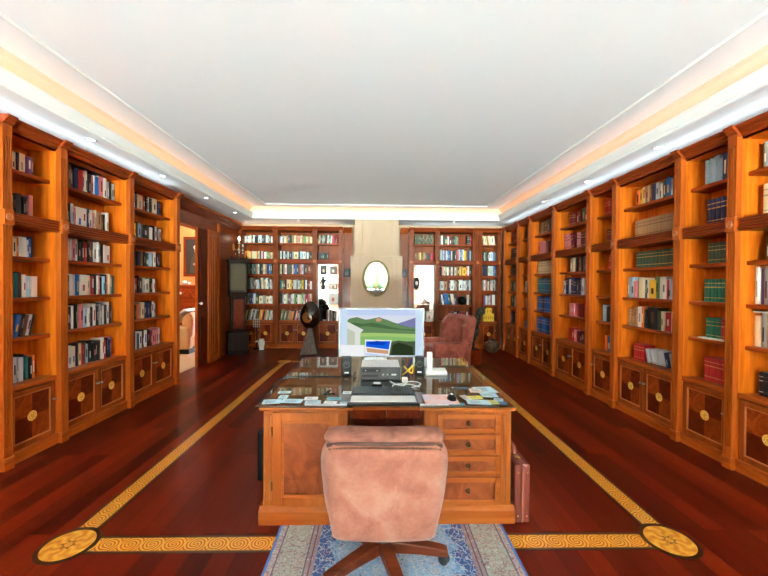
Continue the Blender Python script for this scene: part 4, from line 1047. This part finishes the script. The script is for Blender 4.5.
# padded roll along the top
pts = []; rad = []
for k in range(21):
    u = -1 + k / 10; x = u * .296
    pts.append((x, BY + .03 + .30 * x * x, .848 - .022 * abs(u) ** 5)); rad.append(.04 if abs(u) < .93 else (.034 if abs(u) < .99 else .012))
b = MB().tube(pts, rad, 14); b.v = [(x, BY + .03 + (y - BY - .03) * 1.6, z) for x, y, z in b.v]; b.build('top_roll', sued, CH)
b = MB()
for k in range(47):
    x = -.262 + k * .0114; b.ball((x, BY - .048 + .30 * x * x, .822 - .016 * (abs(x) / .27) ** 3), .0052, 7, 5)
b.build('nailhead_trim', 'bronze', CH)
pts = [(-.275 + k * .055 / 1.0, 0, 0) for k in range(11)]
b = MB().tube([(x, BY - .03 + .3 * x * x, .834 - .016 * (abs(x) / .27) ** 3) for x, _, _ in pts], .010, 8); b.build('piping', mat('dark welt', srgb(70, 38, 28), .7), CH)
b = MB().box(-.25, .25, BY + .02, .16, .40, .50); b.build('seat', sue, CH, bevel=.045, seg=4)
b = MB().box(-.2, .2, BY + .05, .12, .36, .40); b.build('seat_pan', 'black', CH, bevel=.01)
for sx in (-1, 1):
    b = MB().box(sx * .25 - .03 * (sx > 0), sx * .25 + .03 * (sx < 0), BY + .05, .08, .44, .62); b.build('armrest', sued, CH, bevel=.014, seg=3)
MB().lathe([(0, .09), (.045, .09), (.045, .15), (.028, .16), (.028, .36), (0, .36)], n=20).build('column', 'dgrey', CH)
for k, ad in enumerate((-1, 71, 143, 215, 287)):
    a = math.radians(ad); L = Matrix.Rotation(a, 4, 'Z')
    b = MB(); prof = [(.03, .088), (.03, .15), (.08, .150), (.2, .132), (.33, .108), (.365, .098), (.365, .062), (.33, .062), (.2, .078)]
    w0, w1 = .036, .028
    vs = [(x, -(w0 + (w1 - w0) * x / .365), z) for x, z in prof] + [(x, (w0 + (w1 - w0) * x / .365), z) for x, z in prof]
    n_ = len(prof); fs = [(i, (i + 1) % n_, n_ + (i + 1) % n_, n_ + i) for i in range(n_)] + [tuple(range(n_)), tuple(reversed(range(n_, 2 * n_)))]
    b.add(vs, fs).xf(L); b.build('leg', lw, CH, bevel=.007)
    c = MB(); c.lathe([(0, -.026), (.02, -.026), (.028, -.02), (.029, -.008), (.02, -.004), (.02, .004), (.029, .008), (.028, .02), (.02, .026), (0, .026)], n=16, axis='x', cz=.0375, cx=.0, cy=0)
    c.xf(Matrix.Translation((.345 * math.cos(a), .345 * math.sin(a), 0)) @ Matrix.Rotation(a + .9 + k, 4, 'Z'))
    c.build('caster', 'rubber', CH)

# ------------------------------------------------------------------ rug
RX0, RX1, RY0, RY1 = -.612, .842, .25, 2.95
rm = mat('persian rug wool', srgb(150, 170, 190), .95); g = NT(rm)
c = g.n('ShaderNodeTexCoord'); s_ = g.n('ShaderNodeSeparateXYZ'); g.link(c.outputs['Object'], s_.inputs[0])
ax, ay = g.math('ABSOLUTE', s_.outputs[0]), g.math('ABSOLUTE', s_.outputs[1])
hx, hy = (RX1 - RX0) / 2, (RY1 - RY0) / 2
dx, dy = g.math('SUBTRACT', hx, ax), g.math('SUBTRACT', hy, ay)
# the lappet of the field edge wanders in and out
ed = g.math('MINIMUM', dx, g.math('ADD', dy, .06))
wig = g.math('MULTIPLY', g.math('SINE', g.math('MULTIPLY', g.math('ADD', s_.outputs[1], g.math('MULTIPLY', s_.outputs[0], 1.)), 34.)), .022)
edw = g.math('ADD', ed, wig)
K = lambda *a: srgb(*a, .75)
basec = g.ramp(ed, [(0, K(78, 126, 190)), (.012, K(176, 160, 160)), (.05, K(168, 172, 160)), (.225, K(160, 140, 144)), (.275, K(62, 98, 158))], 'CONSTANT')
field = g.ramp(edw, [(0, K(62, 98, 158)), (.31, K(62, 98, 158)), (.36, K(120, 166, 212)), (.40, K(150, 186, 220))], 'CONSTANT')
inner = g.math('GREATER_THAN', ed, .275)
col = g.mix(inner, basec, field)
vo = g.n('ShaderNodeTexVoronoi', feature='F1', inp={'Scale': 17., 'Randomness': .6}); wv = g.n('ShaderNodeTexNoise', inp={'Scale': 16., 'Detail': 2.}); g.link(c.outputs['Object'], wv.inputs['Vector'])
wm = g.n('ShaderNodeVectorMath', operation='MULTIPLY_ADD', inp={1: (.09, .09, .09)}); g.link(wv.outputs['Color'], wm.inputs[0]); g.link(c.outputs['Object'], wm.inputs[2])
g.link(wm.outputs[0], vo.inputs['Vector'])
dist = vo.outputs['Distance']
ringA = g.ramp(dist, [(0, (1, 1, 1, 1)), (.14, (0, 0, 0, 1)), (.30, (1, 1, 1, 1)), (.36, (0, 0, 0, 1))], 'CONSTANT')
hue = g.n('ShaderNodeSeparateXYZ'); g.link(vo.outputs['Color'], hue.inputs[0])
motif = g.ramp(hue.outputs[0], [(0, K(208, 196, 178)), (.25, K(150, 60, 74)), (.45, K(196, 206, 214)), (.65, K(110, 56, 90)), (.82, K(214, 170, 140))], 'CONSTANT')
col = g.mix(g.math('MULTIPLY', ringA, .7), col, motif)
v2 = g.n('ShaderNodeTexVoronoi', feature='F1', inp={'Scale': 46., 'Randomness': .8}); g.link(c.outputs['Object'], v2.inputs['Vector'])
dots = g.ramp(v2.outputs['Distance'], [(0, (1, 1, 1, 1)), (.24, (0, 0, 0, 1))], 'CONSTANT')
h2 = g.n('ShaderNodeSeparateXYZ'); g.link(v2.outputs['Color'], h2.inputs[0])
m2 = g.ramp(h2.outputs[0], [(0, K(64, 92, 130)), (.3, K(214, 208, 200)), (.55, K(120, 140, 124)), (.75, K(166, 96, 100))], 'CONSTANT')
col = g.mix(g.math('MULTIPLY', dots, .8), col, m2)
v3 = g.n('ShaderNodeTexVoronoi', feature='DISTANCE_TO_EDGE', inp={'Scale': 24., 'Randomness': .9}); g.link(wm.outputs[0], v3.inputs['Vector'])
vine = g.math('LESS_THAN', v3.outputs['Distance'], .05)
vc = g.mix(g.math('GREATER_THAN', ed, .275), K(150, 110, 112), K(206, 210, 214))
col = g.mix(g.math('MULTIPLY', vine, .7), col, vc)
bline = g.math('LESS_THAN', g.math('ABSOLUTE', g.math('SUBTRACT', ed, .25)), .004)
bline = g.math('MAXIMUM', bline, g.math('LESS_THAN', g.math('ABSOLUTE', g.math('SUBTRACT', ed, .222)), .004)); bline = g.math('MAXIMUM', bline, g.math('LESS_THAN', g.math('ABSOLUTE', g.math('SUBTRACT', ed, .052)), .004))
col = g.mix(g.math('MULTIPLY', bline, .8), col, K(84, 60, 84))
edge = g.math('LESS_THAN', ed, .012); col = g.mix(edge, col, K(66, 118, 190))
g.base(col); g.bump(g.noise(c.outputs['Object'], 300, 2), .3, .002)
t = MB().box(-hx, hx, -hy, hy, 0, .004).build('rug', rm, loc=((RX0 + RX1) / 2, (RY0 + RY1) / 2, .0012), bevel=.001)
tag(t, 'blue and beige patterned rug under the swivel chair', 'rug')
b = MB()
for k in range(90):
    x = -hx + .008 + k * (2 * hx - .016) / 89; b.box(x - .002, x + .002, -hy - .05, -hy, -.001, .002)
b.build('fringe', 'pages', t, weld=False)['kind'] = 'stuff'

# ------------------------------------------------------------------ briefcase, bag
t = thing('briefcase', 'brown leather briefcase standing against the drawer side of the desk', 'briefcase', (.985, 2.405, 0))
bl = mat('oxblood leather', srgb(118, 52, 40, .8), .42, coat=.15); bl2 = mat('oxblood seam', srgb(150, 84, 66, .8), .5)
boxo('shell', bl, -.052, -.004, 0, .46, .002, .395, t, .014); boxo('shell', bl, .004, .052, 0, .46, .002, .395, t, .014)
boxo('frame', bl2, -.006, .006, -.003, .463, .006, .398, t, .003)
MB().tube(smoothpath([(0, .16, .395), (0, .155, .43), (0, .18, .452), (0, .28, .452), (0, .305, .43), (0, .30, .395)], 5), .011, 8).build('handle', bl2, t)
for y in (.09, .36): boxo('latch', 'brass', -.016, .016, y, y + .05, .396, .403, t, .002)
for z in (.05, .34):
    b = MB()
    for x in (-.03, .03): b.ball((x, -.002, z), (.005, .003, .005), 8, 6)
    b.build('stud', 'brass', t)
t = thing('document_case', 'black document case standing behind the doorway side of the desk', 'case', (-.87, 2.94, 0))
boxo('shell', 'black', -.075, .075, 0, .42, .001, .40, t, .016)
MB().tube(smoothpath([(0, .14, .395), (0, .15, .43), (0, .27, .43), (0, .28, .395)], 5), .01, 8).build('handle', 'rubber', t)
boxo('lock_strip', 'steel', -.02, .02, .05, .1, .398, .405, t, .002)

# ------------------------------------------------------------------ wing armchair
t = thing('wing_armchair', 'brown leather wing armchair beyond the desk, turned to the chimney', 'armchair', (1.2, 6.55, 0), math.radians(-68))
lr = mat('chestnut leather', srgb(132, 62, 46), .38, coat=.2); g = NT(lr)
g.base(g.ramp(g.noise(g.coord((1, 1, 1)), 6, 4, .8), [(.35, srgb(128, 58, 46, .9)), (.65, srgb(178, 98, 82, .9))]))
# local: faces -y
boxo('seat_base', lr, -.36, .36, -.36, .36, .12, .40, t, .03)
boxo('seat_cushion', lr, -.27, .27, -.38, .22, .40, .52, t, .045)
b = MB(); b.prism([(.2, .36), (.36, .36), (.46, 1.0), (.42, 1.04), (.36, 1.04), (.28, .98)], 'x', -.36, .36); b.build('backrest', lr, t, bevel=.04, seg=3)
for sx in (-1, 1):
    x0, x1 = (sx * .38, sx * .27)
    b = MB(); b.prism([(.14, .58), (.36, .56), (.45, .98), (.40, 1.02), (.28, .99), (.17, .86)], 'x', min(x0, x1) + .02, max(x0, x1) + (.0 if sx < 0 else .02)); b.build('wing', lr, t, bevel=.025, seg=3)
    b = MB().box(sx * .38, sx * .26, -.38, .3, .12, .6); b.build('armrest', lr, t, bevel=.045, seg=3)
    for y in (-.32, .3): MB().lathe([(0, 0), (.014, 0), (.024, .06), (.028, .13), (0, .13)], sx * .31, y, 12).build('leg', 'trim', t)

# ------------------------------------------------------------------ sculptures, pot, jug, clock, sconce
t = thing('driftwood_sculpture', 'gnarled dark driftwood sculpture rising from a block behind the armchair', 'sculpture', (1.93, 7.3, 0), .2)
bk = burl('weathered bark', srgb(40, 34, 30), srgb(104, 96, 84), 14, .8, 0)
boxo('block', 'burl1', -.15, .15, -.13, .13, 0, .30, t, .015)
rr = random.Random(3)
def gnarl(pts, r0, r1, nm):
    P = smoothpath(pts, 8); n_ = len(P); b = MB()
    b.tube(P, [(r0 + (r1 - r0) * i / n_) * (1 + .28 * math.sin(i * 1.7) * rr.random() + .1) for i in range(n_)], 11)
    b.v = [(x + .012 * math.sin(40 * z + 20 * y), y + .012 * math.sin(37 * z + 25 * x), z) for x, y, z in b.v]; return b.build(nm, bk, t)
gnarl([(-.06, 0, .29), (-.04, .02, .45), (.03, -.01, .62), (.07, .02, .78), (.13, 0, .95), (.21, .01, 1.12)], .10, .05, 'trunk')
gnarl([(-.1, .02, .28), (-.11, .0, .4), (-.05, .02, .52), (.02, 0, .6)], .06, .04, 'branch')
gnarl([(.11, 0, .92), (.14, .03, 1.02), (.13, .02, 1.1)], .045, .02, 'branch')
gnarl([(.17, 0, 1.0), (.24, -.03, 1.05), (.25, -.02, 1.15)], .04, .018, 'branch')
t = thing('round_pot', 'round brown ceramic pot on the floor in the room corner', 'pot', (2.72, 8.50, 0))
cmx = burl('brown glaze', srgb(74, 50, 36), srgb(150, 116, 84), 5, .35, .4)
MB().lathe([(0, 0), (.07, 0), (.13, .06), (.16, .15), (.15, .22), (.11, .27), (.07, .285), (.075, .31), (.06, .31), (.055, .28), (0, .27)], n=24).build('body', cmx, t)
MB().lathe([(.073, .285), (.088, .3), (.088, .315), (.06, .318)], n=24).build('rim', 'inlaydark', t)
t = thing('egg_sculpture', 'dark polished egg sculpture balanced on a stone pyramid', 'sculpture', (-1.485, 8.32, 0))
py = burl('rough stone', srgb(104, 92, 84), srgb(146, 130, 118), 20, .85, 0)
b = MB(); h_ = .60; b.add([(-.2, -.17, 0), (.2, -.17, 0), (.2, .17, 0), (-.2, .17, 0), (-.035, -.03, h_), (.035, -.03, h_), (.035, .03, h_), (-.035, .03, h_)], [(0, 1, 5, 4), (1, 2, 6, 5), (2, 3, 7, 6), (3, 0, 4, 7), (4, 5, 6, 7), (3, 2, 1, 0)]); b.build('pyramid', py, t, bevel=.01)
eg = mat('dark bronze', srgb(40, 26, 18), .14, .35, coat=.8)
MB().ball((0, 0, .875), (.235, .17, .31), 30, 20, fn=lambda d: 1 - .10 * d.z * (1 - d.z * d.z) * 1.2).build('egg', eg, t)
MB().lathe([(0, -.002), (.09, 0), (.12, .012)], 0, 0, 22, 0, 'y').build('hollow', mat('amber hollow', srgb(120, 78, 30), .3, .4), t, loc=(-.03, -.166, .83))
t = thing('white_jug', 'small white jug on the floor by the bookcase doors', 'jug', (-2.70, 8.72, 0))
MB().lathe([(0, .0), (.06, 0), (.065, .02), (.05, .04), (.06, .09), (.075, .16), (.065, .22), (.055, .25), (.06, .262), (.05, .262), (.045, .24), (0, .23)], n=20).build('body', 'offwhite', t)
MB().tube(smoothpath([(-.06, 0, .2), (-.11, 0, .215), (-.13, 0, .19), (-.13, 0, .185)], 4), .012, 8).build('spout', 'offwhite', t)
MB().lathe([(.0, -.001), (.075, -.001), (.075, .012), (.0, .014)], n=18).build('foot_ring', 'black', t, loc=(0, 0, .0012))
t = thing('lattice_stand', 'slim dark stand with pale openwork top behind the white jug', 'stand', (-2.86, 8.84, 0))
b = MB(); b.box(-.07, .07, -.05, .05, 0, .03); b.box(-.012, .012, -.012, .012, .03, .53); b.build('post', 'black', t, weld=False)
b = MB()
for k in range(4): b.box(-.08 + k * .05, -.07 + k * .05, -.008, .008, .54, .74)
for k in range(4): b.box(-.08, .08, -.007, .007, .53 + k * .062, .54 + k * .062)
b.build('lattice', 'silver', t, weld=False)
# longcase clock
dkw = wood('dark oak', srgb(36, 16, 9), srgb(56, 26, 14), 'z', rough=.6, coat=0., k=.45)
t = thing('longcase_clock', 'tall dark longcase clock standing in the corner by the doorway', 'clock', (-3.085, 8.25, 0), .5)
b = MB(); b.box(-.215, .215, -.14, .14, 0, .50); b.box(-.23, .23, -.155, .15, 0, .09); b.box(-.225, .225, -.15, .145, .46, .5); b.build('base', dkw, t, weld=False, bevel=.006)
b = MB(); b.box(-.15, .15, -.10, .12, .5, 1.30); b.box(-.19, .19, -.13, .14, 1.28, 1.33); wst = b.build('trunk', dkw, t, weld=False, bevel=.005)
boxo('trunk_door', 'burl1', -.10, .10, -.112, -.10, .58, 1.22, wst, .005)
b = MB(); b.box(-.2, .2, -.12, .14, 1.33, 1.38); b.box(-.2, -.17, -.12, .14, 1.38, 2.04); b.box(.17, .2, -.12, .14, 1.38, 2.04); b.box(-.17, .17, .1, .14, 1.38, 2.04); b.box(-.22, .22, -.14, .15, 2.04, 2.10); b.box(-.18, .18, -.11, .13, 2.10, 2.14)
hd = b.build('hood', dkw, t, weld=False, bevel=.005)
boxo('dial', mat('aged brass dial', srgb(96, 70, 40, .5), .5, .3), -.165, .165, -.05, -.04, 1.42, 2.0, hd)
MB().lathe([(.10, -.052), (.14, -.052), (.14, -.05), (.10, -.05)], 0, 0, 30, 0, 'y', False, 1.66).build('chapter_ring', 'bronze', hd)
b = MB(); b.box(-.004, .004, -.056, -.053, 1.66, 1.77); b.box(0, .08, -.058, -.056, 1.656, 1.664); b.build('hands', 'black', hd, weld=False)
boxo('hood_glass', 'glass', -.168, .168, -.118, -.114, 1.39, 2.03, hd)
for sx in (-1, 1):
    MB().lathe([(0, 1.38), (.016, 1.38), (.012, 1.44), (.011, 1.98), (.016, 2.04), (0, 2.04)], sx * .19, -.13, 12).build('column', dkw, hd)
b = MB()
for x in (-.17, 0, .17): MB().lathe([(0, 2.10), (.014, 2.10), (.02, 2.14), (.012, 2.17), (.004, 2.2), (0, 2.2)], x, -.1, 10).build('finial', 'bronze', hd)
# wall sconce with candle bulb and drops
t = thing('wall_sconce', 'small lit wall sconce with glass drops above the longcase clock', 'lamp', (-3.348, 8.68, 2.42))
MB().ball((.0, 0, 0), (.02, .05, .09)).build('backplate', 'brass', t)
MB().tube(smoothpath([(.01, 0, -.03), (.08, 0, -.06), (.13, 0, 0), (.13, 0, .08)], 6), .008, 8).build('arm', 'brass', t)
MB().tube(smoothpath([(.01, 0, -.02), (.09, .06, -.08), (.17, .10, -.04), (.18, .1, .02)], 6), .006, 8).build('arm', 'brass', t)
MB().lathe([(0, .08), (.03, .085), (.034, .1), (.015, .1), (.012, .15), (0, .15)], .13, 0, 12).build('candle_cup', 'offwhite', t)
MB().lathe([(0, .15), (.02, .17), (.026, .2), (.016, .235), (0, .265)], .13, 0, 12).build('bulb', emis('candle bulb', (1, .8, .5, 1), 14 * LE), t)
b = MB()
for x, y, z in ((.13, .0, -.05), (.13, 0, -.12), (.18, .1, -.06), (.18, .1, -.13), (.05, .0, -.16), (.1, .05, -.2)): b.ball((x, y, z), (.013, .013, .024), 8, 6)
b.build('glass_drops', mat('crystal', srgb(220, 216, 204), .1), t)
MB().ball((.18, .1, .05), (.02, .02, .035)).build('bulb', 'offwhite', t)

# ------------------------------------------------------------------ things in the mirrored bookcases
def frame(x, z, w, h, m, pic, lb, y=9.08):
    t = thing('picture_frame', lb, 'picture frame', (x, y, z), 0, 'framed photos in the mirrored bookcases'); f = .022
    b = MB(); b.box(-w / 2, -w / 2 + f, -.012, .006, 0, h); b.box(w / 2 - f, w / 2, -.012, .006, 0, h); b.box(-w / 2 + f, w / 2 - f, -.012, .006, 0, f); b.box(-w / 2 + f, w / 2 - f, -.012, .006, h - f, h); b.build('frame', m, t, weld=False)
    b = MB(); b.box(-w / 2 + f, w / 2 - f, -.004, .004, f, h - f, 0)
    b.add([(-w * .15, -.0045, h * .25), (w * .15, -.0045, h * .25), (w * .12, -.0045, h * .6), (-w * .12, -.0045, h * .6)], [(0, 1, 2, 3)], 1)
    b.build('photo', pic, t, weld=False)
pk = [mat('photo dark', srgb(70, 56, 50), .4), mat('photo skin', srgb(206, 160, 132), .4)]; pw = [mat('photo pale', srgb(226, 222, 212), .5), mat('photo red', srgb(196, 110, 104), .5)]
frame(-1.30, 1.812, .15, .21, 'black', pk, 'small black framed photo on the upper glass shelf'); frame(-1.06, 1.812, .19, .2, 'trim', pk, 'red-brown framed photo on the upper glass shelf')
frame(-1.06, 1.442, .2, .15, 'trim', pw, 'brown framed photo low on the middle glass shelf'); frame(-1.06, 1.085, .24, .26, 'offwhite', pw, 'pale framed certificate above the dark books', 9.07)
def figure(x, z, h, m, lb, y=9.06):
    t = thing('figurine', lb, 'figurine', (x, y, z), 0, 'figurines in the mirrored bookcases')
    MB().lathe([(0, 0), (.05, 0), (.05, .015), (.03, .02)], n=14).build('base', 'black', t)
    b = MB().lathe([(.028, .02), (.045, h * .2), (.03, h * .42), (.05, h * .62), (.035, h * .75), (.014, h * .8), (0, h * .8)], n=14); b.v = [(x_ * (1 + .3 * math.sin(30 * z_)), y_ * .8, z_) for x_, y_, z_ in b.v]; b.build('body', m, t)
    MB().ball((0, 0, h * .89), (.026, .026, h * .1)).build('head', m, t)
    MB().tube([(-.04, 0, h * .62), (-.075, -.01, h * .5), (-.05, -.03, h * .38)], [.014, .011, .008], 7).build('arm', m, t); MB().tube([(.04, 0, h * .62), (.08, -.01, h * .7), (.07, -.02, h * .85)], [.014, .011, .008], 7).build('arm', m, t)
figure(-1.31, 1.442, .33, 'dgrey', 'dark dancing figurine on the middle glass shelf'); figure(-1.345, .672, .39, 'black', 'dark figurine standing on the mirrored bookcase counter', 9.0)
t = thing('carved_mask', 'dark carved mask standing on the glass shelf behind the monitor', 'mask', (1.0, 9.06, 1.442)); 
MB().ball((0, 0, .17), (.075, .03, .15), 16, 12, fn=lambda d: 1 + .08 * math.cos(9 * d.z)).build('face', 'black', t)
MB().ball((.0, -.034, .17), (.035, .012, .05)).build('mouth_ring', 'silver', t); MB().lathe([(0, 0), (.05, 0), (.05, .012), (.012, .02), (.012, .04)], n=14).build('foot', 'inlaydark', t)
t = thing('pink_bowl', 'pale pink shell-shaped bowl on the lowest glass shelf', 'bowl', (1.2, 9.04, 1.082)); MB().lathe([(0, 0), (.03, 0), (.05, .05), (.062, .12), (.056, .12), (.046, .06), (.03, .02), (0, .02)], n=20).build('body', mat('pale pink ceramic', srgb(206, 172, 160), .4), t); MB().ball((.0, .0, .11), (.04, .04, .05)).build('ornament', 'silver', t)
frame(1.31, .672, .15, .24, 'offwhite', pw, 'white framed card on the counter beside the armchair', 8.975)
# pot, bowl, yellow boxes
t = thing('black_vase', 'round black vase between leaning books and two white ones', 'vase', (2.16, 9.15, 1.082)); MB().lathe([(0, 0), (.05, 0), (.1, .06), (.11, .12), (.08, .18), (.04, .2), (.045, .215), (.035, .215), (.03, .19), (0, .18)], n=20).build('body', 'black', t); MB().lathe([(.04, .2), (.05, .215), (.05, .222), (.033, .22)], n=20).build('rim', 'dgrey', t)
yb = M['bk_y']; yl = mat('ochre label', srgb(206, 150, 30), .6)
k_ = 0
pos = ['first', 'second', 'third', 'fourth', 'fifth']
for k in range(5):
    x = 2.67 + k * .056
    o = tag(boxo('yellow_box', yb, x, x + .054, 9.08, 9.2, .672, .86), 'tall yellow box, %s of the five in the lower row, counted from the chimney' % pos[k], 'box', 'yellow boxes in the corner bookcase')
    boxo('label', yl, x + .012, x + .042, 9.079, 9.081, .72, .80, o)
for k in range(3):
    x = 2.68 + k * .07
    o = tag(boxo('yellow_box', yb, x, x + .066, 9.08, 9.2, .8605, 1.0), 'small yellow box, %s of three stacked on top, counted from the chimney' % pos[k], 'box', 'yellow boxes in the corner bookcase')
    boxo('label', yl, x + .015, x + .05, 9.079, 9.081, .9, .96, o)
# loose papers on the shelves facing the doorway, book lying flat opposite
tag(boxo('paper_sheaf', 'paper', 3.19, 3.36, 3.30, 3.56, 1.0805, 1.092), 'white papers lying under the emerald books, matching-sets bookcase', 'papers')
tag(boxo('paper_sheaf', 'paper', 3.20, 3.36, 2.78, 3.04, 1.372, 1.382), 'white folder lying flat across cream books, cropped bookcase', 'papers')
def flat(label, x0, x1, y0, y1, z0, z1, c):
    o = tag(boxo('book', 'bk_' + c, x0, x1, y0, y1, z0, z1, bevel=.002), label, 'book', 'books lying flat')
    boxo('page_block', 'pages', min(abs(x0), abs(x1)) * (1 if x0 > 0 else -1) + (.004 if x0 > 0 else -.004), (max(abs(x0), abs(x1)) + .001) * (1 if x0 > 0 else -1), y0 + .004, y1 + .001, z0 + .004, z1 - .004, o)
flat('dark blue book lying flat on the top row, middle doorway-wall bookcase', -3.36, -3.245, 3.95, 4.42, 2.575 + .268, 2.575 + .276, 'n')

# ------------------------------------------------------------------ daylight and exposure
w = bpy.data.worlds.new('sky'); SC.world = w; w.use_nodes = True
bg = w.node_tree.nodes['Background']; bg.inputs[0].default_value = (.86, .9, 1., 1); bg.inputs[1].default_value = 12.
sl = bpy.data.lights.new('sun', 'SUN'); sl.energy = 640; sl.color = (.85, .94, 1.); sl.angle = .01
so = bpy.data.objects.new('sun', sl); COL.objects.link(so); so.rotation_euler = (math.radians(13), math.radians(5), 0)
vs_ = SC.view_settings
SC.display_settings.display_device = 'sRGB'
vs_.view_transform = 'Standard'; vs_.look = 'None'; vs_.gamma = 1.; vs_.use_curve_mapping = False; vs_.exposure = EXP
cyc = SC.cycles
cyc.use_denoising = True; cyc.use_guiding = True; cyc.max_bounces = 12; cyc.diffuse_bounces = 6; cyc.glossy_bounces = 5; cyc.transparent_max_bounces = 12
cyc.sample_clamp_indirect = 0.; cyc.caustics_reflective = False; cyc.caustics_refractive = False
